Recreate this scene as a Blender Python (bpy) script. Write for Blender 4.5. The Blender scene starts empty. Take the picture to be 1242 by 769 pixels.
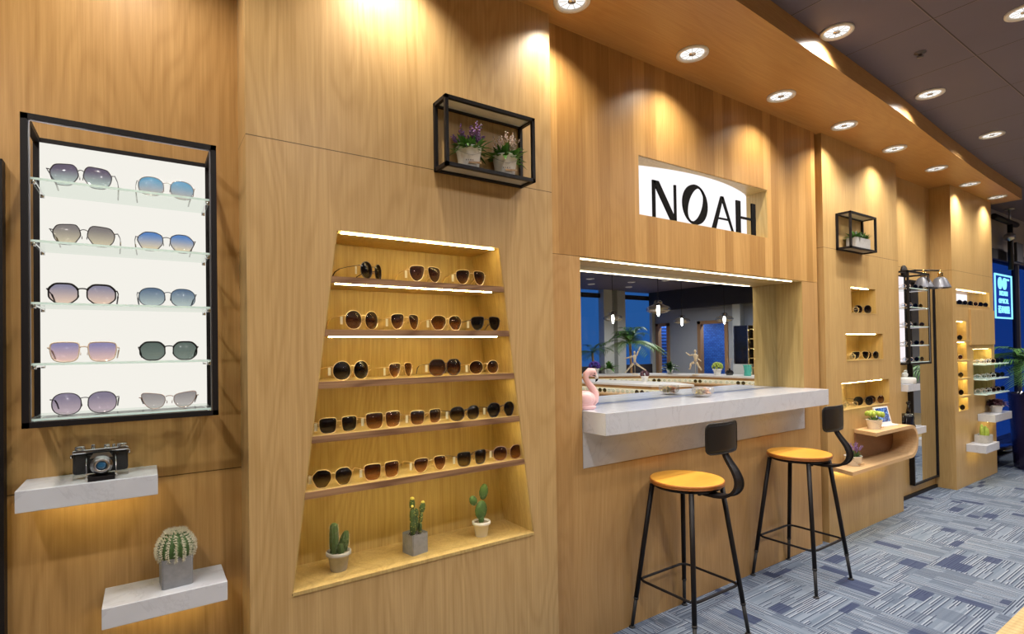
import bpy, bmesh, math, random
from mathutils import Vector, Matrix
random.seed(11)
S = bpy.context.scene
COL = S.collection
PI = math.pi

# ------------------------------------------------------------------ materials
class NT:
    def __init__(s, name):
        s.m = bpy.data.materials.new(name); s.m.use_nodes = True
        s.t = s.m.node_tree; s.n = s.t.nodes; s.l = s.t.links
        s.b = s.n['Principled BSDF']; s.out = s.n['Material Output']
    def new(s, typ, **kw):
        nd = s.n.new(typ)
        for k, v in kw.items(): setattr(nd, k, v)
        return nd
    def set(s, nd, key, v):
        if hasattr(v, 'is_output') or isinstance(v, bpy.types.NodeSocket): s.l.new(v, nd.inputs[key])
        else: nd.inputs[key].default_value = v
    def math(s, op, a, b=None, c=None):
        nd = s.new('ShaderNodeMath', operation=op)
        s.set(nd, 0, a)
        if b is not None: s.set(nd, 1, b)
        if c is not None: s.set(nd, 2, c)
        return nd.outputs[0]
    def coord(s, which='Object'):
        return s.new('ShaderNodeTexCoord').outputs[which]
    def sep(s, v):
        nd = s.new('ShaderNodeSeparateXYZ'); s.l.new(v, nd.inputs[0]); return nd.outputs
    def comb(s, x, y, z):
        nd = s.new('ShaderNodeCombineXYZ'); s.set(nd, 0, x); s.set(nd, 1, y); s.set(nd, 2, z); return nd.outputs[0]
    def mapping(s, v, scale, rot=(0,0,0), loc=(0,0,0)):
        nd = s.new('ShaderNodeMapping'); s.l.new(v, nd.inputs['Vector'])
        nd.inputs['Scale'].default_value = scale; nd.inputs['Rotation'].default_value = rot
        nd.inputs['Location'].default_value = loc; return nd.outputs[0]
    def noise(s, v, scale, detail=3, rough=.5, dist=0.0):
        nd = s.new('ShaderNodeTexNoise'); s.l.new(v, nd.inputs['Vector'])
        nd.inputs['Scale'].default_value = scale; nd.inputs['Detail'].default_value = detail
        nd.inputs['Roughness'].default_value = rough; nd.inputs['Distortion'].default_value = dist
        return nd.outputs['Fac']
    def white(s, v):
        nd = s.new('ShaderNodeTexWhiteNoise', noise_dimensions='3D'); s.l.new(v, nd.inputs['Vector']); return nd.outputs['Value']
    def ramp(s, f, stops, interp='LINEAR'):
        nd = s.new('ShaderNodeValToRGB'); s.l.new(f, nd.inputs[0]); cr = nd.color_ramp; cr.interpolation = interp
        while len(cr.elements) < len(stops): cr.elements.new(.5)
        for e, (p, c) in zip(cr.elements, stops): e.position = p; e.color = (*c, 1) if len(c) == 3 else c
        return nd.outputs['Color']
    def mix(s, f, a, b, blend='MIX'):
        nd = s.new('ShaderNodeMix', data_type='RGBA', blend_type=blend)
        s.set(nd, 0, f)
        for k, v in ((6, a), (7, b)):
            if isinstance(v, tuple) and len(v) == 3: v = (*v, 1)
            s.set(nd, k, v)
        return nd.outputs[2]
    def bump(s, h, strength=.2, dist=.002):
        nd = s.new('ShaderNodeBump'); s.l.new(h, nd.inputs['Height'])
        nd.inputs['Strength'].default_value = strength; nd.inputs['Distance'].default_value = dist
        s.l.new(nd.outputs[0], s.b.inputs['Normal'])

def srgb(r, g, b):
    f = lambda c: ((c/255)/12.92 if c/255 <= .04045 else ((c/255+.055)/1.055)**2.4)
    return (f(r), f(g), f(b))

def plain(name, col, rough=.5, metal=0.0, var=.08, scale=30, emis=None, estr=0, coat=0, spec=None):
    t = NT(name)
    n = t.noise(t.coord(), scale, 3)
    c = t.mix(t.math('MULTIPLY', n, 1.0), tuple(max(0, x*(1-var)) for x in col), tuple(min(1, x*(1+var)) for x in col))
    t.l.new(c, t.b.inputs['Base Color'])
    t.b.inputs['Roughness'].default_value = rough; t.b.inputs['Metallic'].default_value = metal
    t.b.inputs['Coat Weight'].default_value = coat
    if spec is not None: t.b.inputs['Specular IOR Level'].default_value = spec
    if emis:
        t.b.inputs['Emission Color'].default_value = (*emis, 1); t.b.inputs['Emission Strength'].default_value = estr
    return t.m

def wood(name, light, dark, strips=0.0, seams=(), vseams=(), rough=.38, cath=.5, horiz=False, scale=1.0, stripvar=.35):
    t = NT(name)
    co = t.coord()
    if horiz:
        x_, y_, z_ = t.sep(co); co = t.comb(z_, y_, x_)
    sx, sy, sz = t.sep(co)
    v1 = t.mapping(co, (5.5*scale, 5.5*scale, .55*scale))
    broad = t.noise(v1, 1.2, 2, .5, .6)
    v2 = t.mapping(co, (150*scale, 150*scale, 2.6*scale))
    fine = t.noise(v2, 1.0, 5, .7)
    v3 = t.mapping(co, (1.0*scale, 1.0*scale, .16*scale))
    n3 = t.noise(v3, 2.6, 3, .45, .3)
    rings = t.math('SINE', t.math('MULTIPLY', n3, 150.0))
    rings = t.math('MULTIPLY_ADD', rings, .5, .5)
    rings = t.math('POWER', rings, 2.2)
    f = t.math('MULTIPLY_ADD', fine, .86, -.12)
    f = t.math('ADD', f, t.math('MULTIPLY', broad, .26)); f = t.math('ADD', f, .095)
    f = t.math('SUBTRACT', f, t.math('MULTIPLY', rings, .17*cath))
    c = t.ramp(f, [(.22, dark), (.5, tuple((a+b)/2 for a, b in zip(light, dark))), (.72, light)])
    if strips:
        cell = t.math('FLOOR', t.math('DIVIDE', t.math('ADD', sx, t.math('MULTIPLY', sy, .5)), strips))
        wn = t.white(t.comb(cell, 0.0, 0.0))
        k = t.math('MULTIPLY_ADD', wn, stripvar, 1-stripvar*.62)
        c = t.mix(1.0, c, t.comb(k, t.math('POWER', k, 1.25), t.math('POWER', k, 1.6)), 'MULTIPLY')
    for z in seams:
        d = t.math('LESS_THAN', t.math('ABSOLUTE', t.math('SUBTRACT', sz, z)), .0016)
        c = t.mix(d, c, tuple(x*.33 for x in dark))
    for x in vseams:
        d = t.math('LESS_THAN', t.math('ABSOLUTE', t.math('SUBTRACT', sx, x)), .0014)
        c = t.mix(d, c, tuple(q*.33 for q in dark))
    t.l.new(c, t.b.inputs['Base Color'])
    t.b.inputs['Roughness'].default_value = rough
    t.b.inputs['Specular IOR Level'].default_value = .38
    t.bump(fine, .12, .0006)
    return t.m

def marble(name, base, vein):
    t = NT(name); co = t.coord()
    n = t.noise(co, 3.2, 6, .62, 1.6)
    r = t.math('ABSOLUTE', t.math('SUBTRACT', n, .5))
    f = t.math('MULTIPLY', t.math('LESS_THAN', r, .010), t.noise(co, 9, 2))
    r2 = t.math('MULTIPLY', t.noise(t.mapping(co, (1, 1, 1), loc=(4, 2, 1)), 14, 4), .22)
    c = t.mix(t.math('ADD', t.math('MULTIPLY', f, .28), r2), base, vein)
    t.l.new(c, t.b.inputs['Base Color']); t.b.inputs['Roughness'].default_value = .16
    return t.m

def emit(name, col, strength):
    t = NT(name); t.n.remove(t.b)
    e = t.new('ShaderNodeEmission'); e.inputs[0].default_value = (*col, 1); e.inputs[1].default_value = strength
    t.l.new(e.outputs[0], t.out.inputs[0]); return t.m

def glassy(name, tint, rough=0.0, refl=None, fres=None):
    # thin clear sheet: mostly see-through with fresnel reflection
    t = NT(name); t.n.remove(t.b)
    tr = t.new('ShaderNodeBsdfTransparent'); tr.inputs[0].default_value = (*tint, 1)
    gl = t.new('ShaderNodeBsdfGlossy'); gl.inputs['Roughness'].default_value = max(rough, .03)
    lw = t.new('ShaderNodeLayerWeight'); lw.inputs[0].default_value = .5
    f = t.math('MULTIPLY_ADD', t.math('POWER', lw.outputs['Facing'], 4.0), .35 if fres is None else fres, .025+(refl or 0))
    mx = t.new('ShaderNodeMixShader'); t.l.new(f, mx.inputs[0]); t.l.new(tr.outputs[0], mx.inputs[1]); t.l.new(gl.outputs[0], mx.inputs[2])
    t.l.new(mx.outputs[0], t.out.inputs[0]); return t.m

def lensmat(name, top, bottom, zlo=.006, zhi=.056, refl=.03, body=0.0):
    # tinted gradient sunglass lens
    t = NT(name); t.n.remove(t.b)
    x, y, z = t.sep(t.coord())
    f = t.math('DIVIDE', t.math('SUBTRACT', z, zlo), zhi-zlo)
    sq = lambda c: tuple(math.sqrt(v) for v in c)
    c = t.ramp(f, [(0.0, sq(bottom)), (.42, sq(tuple((a+b)/2 for a, b in zip(top, bottom)))), (.85, sq(top))])
    tr = t.new('ShaderNodeBsdfTransparent'); t.l.new(c, tr.inputs[0])
    gl = t.new('ShaderNodeBsdfGlossy'); gl.inputs['Roughness'].default_value = .08
    lw = t.new('ShaderNodeLayerWeight'); lw.inputs[0].default_value = .5
    mx = t.new('ShaderNodeMixShader'); t.l.new(t.math('MULTIPLY_ADD', t.math('POWER', lw.outputs['Facing'], 4.0), .3, refl), mx.inputs[0])
    t.l.new(tr.outputs[0], mx.inputs[1]); t.l.new(gl.outputs[0], mx.inputs[2])
    last = mx.outputs[0]
    if body:
        df = t.new('ShaderNodeBsdfDiffuse'); c2 = t.ramp(f, [(0.0, bottom), (.85, top)]); t.l.new(c2, df.inputs[0])
        m2 = t.new('ShaderNodeMixShader'); m2.inputs[0].default_value = body
        t.l.new(last, m2.inputs[1]); t.l.new(df.outputs[0], m2.inputs[2]); last = m2.outputs[0]
    t.l.new(last, t.out.inputs[0]); return t.m

OAK_L, OAK_D = (.56, .335, .135), (.37, .195, .066)
M = {}
M['oakA'] = wood('oak_veneer_amber', (.54, .325, .125), (.36, .195, .062), seams=(1.027,), cath=.8)
M['oakB'] = wood('oak_veneer', (.58, .385, .175), (.41, .255, .098), seams=(2.126,), cath=.9)
M['oakN'] = wood('oak_planks', (.55, .325, .115), (.36, .185, .052), strips=.086, cath=.35, stripvar=.34)
M['oakNl'] = wood('oak_lower', (.53, .325, .135), (.39, .215, .075), strips=.12, cath=.6, stripvar=.14)
M['oakC'] = wood('oak_pale', (.59, .40, .17), (.43, .26, .095), seams=(2.117,), cath=.4, strips=.11, stripvar=.10)
M['oakNiche'] = wood('oak_niche', (.60, .44, .18), (.38, .25, .085), cath=.7)
M['soffit'] = wood('oak_soffit', (.54, .31, .11), (.40, .20, .06), cath=.5, horiz=True)
M['walnut'] = wood('walnut_edge', (.40, .235, .125), (.17, .085, .045), cath=1.6, horiz=True)
M['birch'] = wood('birch_ply', (.68, .47, .26), (.54, .34, .165), cath=.5, horiz=True)
M['darkwood'] = wood('dark_brown_wood', (.26, .125, .06), (.17, .078, .036), cath=.4, horiz=True)
M['seat'] = wood('honey_seat', (.86, .45, .065), (.72, .33, .04), cath=.4, horiz=True, rough=.3)
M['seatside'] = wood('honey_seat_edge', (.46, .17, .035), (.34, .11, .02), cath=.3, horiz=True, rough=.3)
M['marble'] = marble('white_quartz', srgb(208, 212, 222), srgb(140, 142, 156))
M['black'] = plain('black_metal', (.010, .008, .009), .5, 0, spec=.25)
M['blackgloss'] = plain('black_gloss', (.010, .009, .011), .12, 0, coat=.5)
M['plate'] = plain('black_plate', (.014, .012, .012), .38, 0, spec=.35)
M['chrome'] = plain('chrome', (.72, .72, .74), .15, 1)
M['steel'] = plain('brushed_steel', (.42, .42, .44), .3, 1)
M['brass'] = plain('brass', (.70, .45, .16), .25, 1)
M['gold'] = plain('gold_wire', (.90, .70, .38), .35, .9)
M['gun'] = plain('gunmetal', (.10, .09, .10), .3, .8)
M['rose'] = plain('rose_wire', (.55, .36, .30), .3, .8)
M['shadegrey'] = plain('lamp_grey', (.10, .105, .13), .4, .3)
M['white'] = plain('white_paint', (.80, .79, .77), .35)
M['ceramic'] = plain('white_ceramic', (.80, .79, .77), .3, coat=.2)
M['paper'] = plain('paper_tag', (.82, .78, .60), .6)
M['stone'] = plain('cement_grey', (.25, .25, .26), .85, var=.25, scale=60)
M['stonel'] = plain('cement_light', (.42, .41, .39), .85, var=.2, scale=60)
M['soil'] = plain('dark_soil', (.045, .035, .03), .95, var=.5, scale=200)
M['pebble'] = plain('pebble_mulch', (.30, .25, .19), .9, var=.5, scale=180)
M['cactus'] = plain('cactus_green', (.065, .135, .035), .6, var=.45, scale=60)
M['cactusd'] = plain('cactus_dark', (.055, .095, .028), .6, var=.55, scale=90)
M['spine'] = plain('pale_spines', (.70, .66, .52), .7)
M['yellowbud'] = plain('yellow_bud', (.62, .55, .14), .6, var=.3)
M['leaf'] = plain('leaf_green', (.075, .20, .035), .5, var=.5, scale=40)
M['leafd'] = plain('leaf_dark', (.035, .10, .025), .5, var=.5, scale=40)
M['leafy'] = plain('leaf_bright', (.32, .42, .06), .5, var=.3, scale=40)
M['lav'] = plain('lavender_bloom', (.26, .13, .34), .7, var=.4, scale=90)
M['wflower'] = plain('white_bloom', (.72, .55, .50), .7, var=.2, scale=90)
M['purple'] = plain('violet_ball', (.07, .03, .28), .8, var=.4, scale=90)
M['maroon'] = plain('maroon_leaf', (.09, .035, .05), .6, var=.5, scale=60)
M['pink'] = plain('flamingo_pink', (.84, .52, .52), .4, var=.05, coat=.2)
M['orange'] = plain('orange_petal', (.75, .36, .16), .6, var=.3, scale=70)
M['mustard'] = plain('mustard_petal', (.48, .36, .07), .6, var=.3, scale=70)
M['teal'] = plain('teal_glass_body', (.06, .42, .34), .1, coat=.5)
M['figure'] = plain('pale_wood_figure', (.74, .62, .42), .5)
M['leather'] = plain('camera_leather', (.014, .013, .014), .7, var=.5, scale=400)
M['greywall'] = plain('grey_wall_paint', (.27, .30, .36), .7, var=.04, scale=3)
M['greypale'] = plain('pale_grey_column', (.46, .50, .52), .6, var=.05)
M['darkbeam'] = plain('dark_beam', (.030, .028, .036), .6, var=.1)
M['purpled'] = plain('dark_violet_planter', (.030, .022, .060), .25, coat=.4)
M['wallext'] = plain('plaster_far', (.30, .27, .28), .7, var=.05)
M['clear'] = glassy('clear_glass', (.97, .985, .975))
M['shelfglass'] = glassy('shelf_glass', (.95, .985, .965), refl=.01)
M['acrylic'] = glassy('acrylic', (.93, .96, .97), refl=.06)
M['window'] = glassy('window_glass', (.92, .95, .98), fres=.03)
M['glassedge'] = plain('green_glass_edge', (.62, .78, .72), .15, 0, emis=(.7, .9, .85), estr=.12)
M['blueglass'] = glassy('dusk_glass', (.42, .50, .72), fres=.03)
M['smoke'] = glassy('smoked_glass', (.80, .84, .88), refl=.30)
M['bowlglass'] = lensmat('milky_bowl', (.80, .78, .74), (.80, .78, .74), zlo=-1, zhi=1, body=.22)
M['frosted'] = lensmat('frosted_pane', (.55, .52, .46), (.55, .52, .46), zlo=-1, zhi=1, body=.55)
M['ledge'] = emit('ledge_glow', (1.0, .86, .55), .7)
M['mirror'] = plain('mirror_silver', (.80, .83, .85), .005, 1, var=0)
M['lightbox'] = emit('lightbox_white', (1.0, .975, .90), .72)
M['signbox'] = emit('signbox_white', (1.0, .96, .98), .85)
M['colbox'] = emit('column_lightbox', (1.0, .92, .95), .8)
M['led'] = emit('led_warm', (1.0, .82, .35), 46)
M['ledsoft'] = emit('led_warm_soft', (1.0, .82, .35), 22)
M['ledbar'] = emit('led_bar', (1.0, .86, .60), 9.5)
M['lens'] = emit('lamp_face', (1.0, .98, .94), 1.0)
M['bulb'] = emit('bulb_glow', (1.0, .93, .80), 25)
M['signblue'] = emit('sign_light', (.25, .75, 1.0), 1.15)
M['signdark'] = emit('sign_back_glow', (.01, .035, .28), .9)
M['ink'] = plain('black_letters', (.003, .0025, .0025), .7, spec=.08)
M['inkp'] = plain('printed_dark', (.10, .085, .09), .7)
M['woodsm'] = plain('small_wood', (.45, .28, .14), .5)
M['doorframe'] = wood('door_frame_wood', (.33, .20, .11), (.22, .125, .06), cath=.4)
M['rubber'] = plain('rubber_black', (.02, .02, .022), .6)
def picture(name, stops, sc, e):
    t = NT(name); n = t.noise(t.coord(), sc, 4, .6, 1.0)
    c = t.ramp(n, stops); t.l.new(c, t.b.inputs['Base Color']); t.l.new(c, t.b.inputs['Emission Color'])
    t.b.inputs['Emission Strength'].default_value = e; t.b.inputs['Roughness'].default_value = .15
    return t.m
M['screen'] = picture('tablet_picture', [(.3, (.005, .012, .05)), (.5, (.02, .06, .22)), (.62, (.12, .25, .5)), (.8, (.01, .03, .12))], 28, .7)

def tiles_ceiling():
    t = NT('dark_ceiling_tiles'); x, y, z = t.sep(t.coord())
    base = t.mix(t.noise(t.coord(), 2.0, 3), srgb(94, 88, 108), srgb(106, 100, 119))
    def line(v, o, p, w):
        u = t.math('SUBTRACT', t.math('FRACT', t.math('DIVIDE', t.math('SUBTRACT', v, o-p/2), p)), .5)
        return t.math('LESS_THAN', t.math('ABSOLUTE', u), w/p/2)
    a = t.math('MAXIMUM', line(x, 3.30, .635, .006), line(y, 1.025, .635, .006))
    c = t.mix(a, base, srgb(40, 34, 38))
    b = t.math('MAXIMUM', line(x, 3.3055, .635, .003), line(y, 1.0305, .635, .003))
    c = t.mix(b, c, srgb(128, 118, 120))
    t.l.new(c, t.b.inputs['Base Color']); t.b.inputs['Roughness'].default_value = .6
    return t.m
M['ceiling'] = tiles_ceiling()

def carpet():
    t = NT('striped_carpet'); co = t.coord(); x, y, z = t.sep(co)
    P_ = .46
    cx = t.math('FLOOR', t.math('DIVIDE', x, P_)); cy = t.math('FLOOR', t.math('DIVIDE', y, P_))
    r = t.white(t.comb(cx, cy, 0.0))
    chk = t.math('MODULO', t.math('ABSOLUTE', t.math('ADD', cx, cy)), 2.0)
    flip = t.math('GREATER_THAN', t.math('MULTIPLY_ADD', r, .5, t.math('MULTIPLY', chk, .5)), .5)
    def mx(a, b): return t.math('ADD', t.math('MULTIPLY', a, t.math('SUBTRACT', 1.0, flip)), t.math('MULTIPLY', b, flip))
    s = mx(x, y); q = mx(y, x)
    st = t.math('FLOOR', t.math('DIVIDE', s, .0125))
    off = t.white(t.comb(st, 3.0, cx))
    seg = t.math('FLOOR', t.math('ADD', t.math('DIVIDE', q, .23), t.math('MULTIPLY', off, 3.0)))
    tone = t.white(t.comb(st, seg, t.math('ADD', cx, t.math('MULTIPLY', cy, 7.0))))
    # wide bands of nearly plain colour
    bx = t.math('FLOOR', t.math('DIVIDE', s, .075)); bq = t.math('FLOOR', t.math('DIVIDE', q, .16))
    blk = t.white(t.comb(bx, bq, t.math('ADD', cx, 11.0)))
    line = t.math('FRACT', t.math('DIVIDE', s, .0125))
    isline = t.math('MULTIPLY', t.math('LESS_THAN', line, .50), t.math('GREATER_THAN', tone, .45))
    c = t.ramp(tone, [(0, srgb(112, 126, 146)), (.5, srgb(140, 153, 171)), (1, srgb(172, 182, 196))])
    c = t.mix(isline, c, srgb(66, 77, 101))
    c = t.mix(t.math('MULTIPLY', t.math('GREATER_THAN', blk, .93), .85), c, srgb(60, 70, 104))
    c = t.mix(t.math('MULTIPLY', t.math('LESS_THAN', blk, .16), .6), c, srgb(92, 104, 126))
    n = t.noise(co, 420, 2, .7)
    c = t.mix(.55, c, t.ramp(n, [(.25, (.35, .35, .37)), (.75, (1.0, 1.0, 1.0))]), 'MULTIPLY')
    t.l.new(c, t.b.inputs['Base Color']); t.b.inputs['Roughness'].default_value = .95
    t.b.inputs['Specular IOR Level'].default_value = .1
    t.bump(n, .5, .002)
    return t.m
M['carpet'] = carpet()

def plankfloor():
    t = NT('ribbed_plank_floor'); co = t.coord(); x, y, z = t.sep(co)
    f = t.math('LESS_THAN', t.math('FRACT', t.math('DIVIDE', x, .04)), .18)
    n = t.noise(t.mapping(co, (3, 60, 3)), 1, 3)
    c = t.ramp(n, [(.2, srgb(178, 150, 100)), (.8, srgb(212, 186, 134))])
    c = t.mix(t.math('MULTIPLY', f, .5), c, srgb(140, 115, 75))
    t.l.new(c, t.b.inputs['Base Color']); t.b.inputs['Roughness'].default_value = .4
    return t.m
M['plank'] = plankfloor()

def bluetile():
    t = NT('blue_tiled_wall'); co = t.coord()
    b = t.new('ShaderNodeTexBrick'); t.l.new(t.mapping(co, (1, 1, 1), rot=(0, PI/2, 0)), b.inputs['Vector'])
    x, y, z = t.sep(co)
    t.l.new(t.comb(y, z, 0.0), b.inputs['Vector'])
    b.inputs['Scale'].default_value = 5; b.inputs['Color1'].default_value = (.015, .07, .30, 1); b.inputs['Color2'].default_value = (.03, .12, .42, 1)
    b.inputs['Mortar'].default_value = (.005, .02, .10, 1)
    t.l.new(b.outputs[0], t.b.inputs['Base Color'])
    return t.m
M['bluetile'] = bluetile()

# ------------------------------------------------------------------ mesh helpers
def BM(): return bmesh.new()
def box(bm, x0, x1, y0, y1, z0, z1, bev=0, mi=0):
    b2 = bmesh.new() if bev else bm
    vs = [b2.verts.new(p) for p in ((x0,y0,z0),(x1,y0,z0),(x1,y1,z0),(x0,y1,z0),(x0,y0,z1),(x1,y0,z1),(x1,y1,z1),(x0,y1,z1))]
    fs = []
    for f in ((0,3,2,1),(4,5,6,7),(0,1,5,4),(1,2,6,5),(2,3,7,6),(3,0,4,7)):
        fc = b2.faces.new([vs[i] for i in f]); fc.material_index = mi; fs.append(fc)
    if bev:
        bmesh.ops.bevel(b2, geom=b2.edges[:], offset=bev, segments=2, profile=.5, affect='EDGES')
        join(bm, b2, mi)
    return bm
def join(bm, b2, mi=None):
    mp = {}
    for v in b2.verts: mp[v] = bm.verts.new(v.co)
    for f in b2.faces:
        try:
            nf = bm.faces.new([mp[v] for v in f.verts]); nf.material_index = f.material_index if mi is None else mi; nf.smooth = f.smooth
        except ValueError: pass
    b2.free()
def prism(bm, pts, axis, a0, a1, mi=0, bev=0):
    # polygon pts (2D) extruded along axis: 'y' -> pts are (x,z); 'z' -> (x,y); 'x' -> (y,z)
    def P(p, a):
        return {'y': (p[0], a, p[1]), 'z': (p[0], p[1], a), 'x': (a, p[0], p[1])}[axis]
    b2 = bmesh.new()
    A = [b2.verts.new(P(p, a0)) for p in pts]; B = [b2.verts.new(P(p, a1)) for p in pts]
    n = len(pts)
    b2.faces.new(A); b2.faces.new(B[::-1])
    for i in range(n): b2.faces.new((A[i], B[i], B[(i+1)%n], A[(i+1)%n]))
    bmesh.ops.recalc_face_normals(b2, faces=b2.faces[:])
    if bev: bmesh.ops.bevel(b2, geom=b2.edges[:], offset=bev, segments=2, profile=.5, affect='EDGES')
    join(bm, b2, mi); return bm
def tube(bm, pts, r, n=8, cyc=False, mi=0, caps=True, flat=1.0):
    pts = [Vector(p) for p in pts]; N = len(pts)
    rs = r if isinstance(r, (list, tuple)) else [r]*N
    up = None; rings = []
    for i, p in enumerate(pts):
        a = pts[(i-1) % N] if (cyc or i > 0) else p; b = pts[(i+1) % N] if (cyc or i < N-1) else p
        d = (b-a)
        if d.length < 1e-9: d = Vector((0,0,1))
        d.normalize()
        if up is None:
            up = Vector((0,0,1)) if abs(d.z) < .9 else Vector((0,1,0))
        u = (up - d*up.dot(d))
        if u.length < 1e-6: u = d.orthogonal()
        u.normalize(); w = d.cross(u); up = u
        rings.append([bm.verts.new(p + (u*math.cos(2*PI*k/n)*flat + w*math.sin(2*PI*k/n))*rs[i]) for k in range(n)])
    M_ = N if cyc else N-1
    for i in range(M_):
        A, B = rings[i], rings[(i+1) % N]
        for k in range(n):
            f = bm.faces.new((A[k], A[(k+1)%n], B[(k+1)%n], B[k])); f.material_index = mi; f.smooth = True
    if caps and not cyc:
        for R_ in (rings[0][::-1], rings[-1]):
            f = bm.faces.new(R_); f.material_index = mi
    return bm
def lathe(bm, prof, c=(0,0,0), n=24, mi=0, smooth=True, sx=1, sy=1, axis='z'):
    rings = []
    for r, z in prof:
        ring = []
        for k in range(n):
            a = 2*PI*k/n; x, y = r*math.cos(a)*sx, r*math.sin(a)*sy
            p = (c[0]+x, c[1]+y, c[2]+z) if axis == 'z' else (c[0]+x, c[1]+z, c[2]+y)
            ring.append(bm.verts.new(p))
        rings.append(ring)
    for i in range(len(rings)-1):
        for k in range(n):
            f = bm.faces.new((rings[i][k], rings[i][(k+1)%n], rings[i+1][(k+1)%n], rings[i+1][k])); f.smooth = smooth; f.material_index = mi
    for ring in (rings[0], rings[-1]):
        try: f = bm.faces.new(ring); f.material_index = mi
        except ValueError: pass
    return bm
def ball(bm, c, r, sub=2, mi=0, rot=None, jit=0):
    b2 = bmesh.new(); bmesh.ops.create_icosphere(b2, subdivisions=sub, radius=1)
    rr = r if isinstance(r, (list, tuple)) else (r, r, r)
    for v in b2.verts:
        q = Vector((v.co.x*rr[0], v.co.y*rr[1], v.co.z*rr[2]))
        if jit: q *= 1+random.uniform(-jit, jit)
        if rot is not None: q = rot @ q
        v.co = q + Vector(c)
    for f in b2.faces: f.smooth = True
    join(bm, b2, mi); return bm
def blade(bm, p, d, L, w, bend=.3, mi=0, seg=4, fold=.25):
    # a leaf: tapering curved strip with a folded midrib
    p = Vector(p); d = Vector(d).normalized()
    side = d.cross(Vector((0,0,1)))
    if side.length < 1e-3: side = Vector((1,0,0))
    side.normalize(); nrm = side.cross(d)
    prev = None
    for i in range(seg+1):
        t = i/seg; q = p + d*L*t + Vector((0,0,-1))*bend*L*t*t
        ww = w*math.sin(PI*min(.98, .12+t*.86))*.5
        a = bm.verts.new(q+side*ww+nrm*fold*ww); b = bm.verts.new(q); c = bm.verts.new(q-side*ww+nrm*fold*ww)
        if prev:
            for f in ((prev[0], prev[1], b, a), (prev[1], prev[2], c, b)):
                fc = bm.faces.new(f); fc.material_index = mi; fc.smooth = True
        prev = (a, b, c)
def ob(name, bm, mats, parent=None, loc=None, rz=0, norm=True):
    if norm: bmesh.ops.recalc_face_normals(bm, faces=bm.faces[:])
    me = bpy.data.meshes.new(name); bm.to_mesh(me); bm.free()
    for m in (mats if isinstance(mats, (list, tuple)) else [mats]): me.materials.append(M[m] if isinstance(m, str) else m)
    o = bpy.data.objects.new(name, me); COL.objects.link(o)
    if parent: o.parent = parent
    if loc is not None: o.location = loc
    if rz: o.rotation_euler = (0, 0, rz)
    return o
def tag(o, label, cat, group=None, kind=None):
    o['label'] = label; o['category'] = cat
    if group: o['group'] = group
    if kind: o['kind'] = kind
    return o
def thing(name, label, cat, loc=(0,0,0), rz=0, group=None):
    o = bpy.data.objects.new(name, None); COL.objects.link(o); o.empty_display_size = .05
    o.location = loc; o.rotation_euler = (0, 0, rz); return tag(o, label, cat, group)
def struct(name, bm, m, **k):
    o = ob(name, bm, m, **k); o['kind'] = 'structure'; return o
def copy_tree(o, parent=None):
    c = o.copy(); COL.objects.link(c)
    if parent: c.parent = parent
    for ch in list(o.children): copy_tree(ch, c)
    return c
ORD = ['first', 'second', 'third', 'fourth', 'fifth', 'sixth', 'seventh', 'eighth', 'ninth', 'tenth']

def grid_panel(bm, x0, x1, z0, z1, yf, yb, holes):
    xs = sorted({x0, x1, *[h[0] for h in holes], *[h[1] for h in holes]})
    zs = sorted({z0, z1, *[h[2] for h in holes], *[h[3] for h in holes]})
    for h in holes: assert h[0] >= x0 and h[1] <= x1
    inside = lambda cx, cz: any(h[0] < cx < h[1] and h[2] < cz < h[3] for h in holes)
    # merge cells per column of x into vertical runs
    for i in range(len(xs)-1):
        cx = (xs[i]+xs[i+1])/2; run = None
        for j in range(len(zs)-1):
            cz = (zs[j]+zs[j+1])/2
            if inside(cx, cz):
                if run is not None: box(bm, xs[i], xs[i+1], yf, yb, run, zs[j]); run = None
            elif run is None: run = zs[j]
        if run is not None: box(bm, xs[i], xs[i+1], yf, yb, run, zs[-1])

# ------------------------------------------------------------------ the room
ZS, ZC = 2.94, 3.055
YA, YB_, YN, YCf, YD = 2.07, 1.905, 1.955, 1.93, 1.90
XR, YBACK = 12.9, -6.9
b = BM(); box(b, -3.0, XR, .87, 2.6, -.1, 0); struct('floor', b, 'carpet')
b = BM(); box(b, -3.0, XR, YBACK, .87, -.1, 0.0); struct('floor', b, 'plank')
b = BM(); box(b, -3.1, XR+.1, YBACK-.1, 2.6, ZC, ZC+.1); struct('ceiling', b, 'ceiling')
b = BM(); box(b, -3.1, -3.0, YBACK-.1, 2.25, 0, ZC); struct('wall_left', b, 'greywall')
# main display wall, amber section with the framed light box
b = BM(); box(b, -3.0, .30, YA, 2.25, 0, ZS); struct('wall_front', b, 'oakA')
b = BM(); box(b, 5.29, 6.46, YA, 2.25, 0, ZS); struct('wall_front', b, 'oakC')
# tapered niche section (B)
NT_, NB = (.557, 1.239, 1.846), (.396, 1.396, .609)
xl, xr, yb = .270, 1.525, 2.135
b = BM()
prism(b, [(xl, 0), (NB[0], 0), (NB[0], NB[2]), (NT_[0], NT_[2]), (NT_[0], ZS), (xl, ZS)], 'y', YB_, 2.25)
prism(b, [(NB[1], 0), (xr, 0), (xr, ZS), (NT_[1], ZS), (NT_[1], NT_[2]), (NB[1], NB[2])], 'y', YB_, 2.25)
prism(b, [(NB[0], 0), (NB[1], 0), (NB[1], NB[2]), (NB[0], NB[2])], 'y', YB_, 2.25)
prism(b, [(NT_[0], NT_[2]), (NT_[1], NT_[2]), (NT_[1], ZS), (NT_[0], ZS)], 'y', YB_, 2.25)
struct('wall_front', b, 'oakB')
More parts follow.
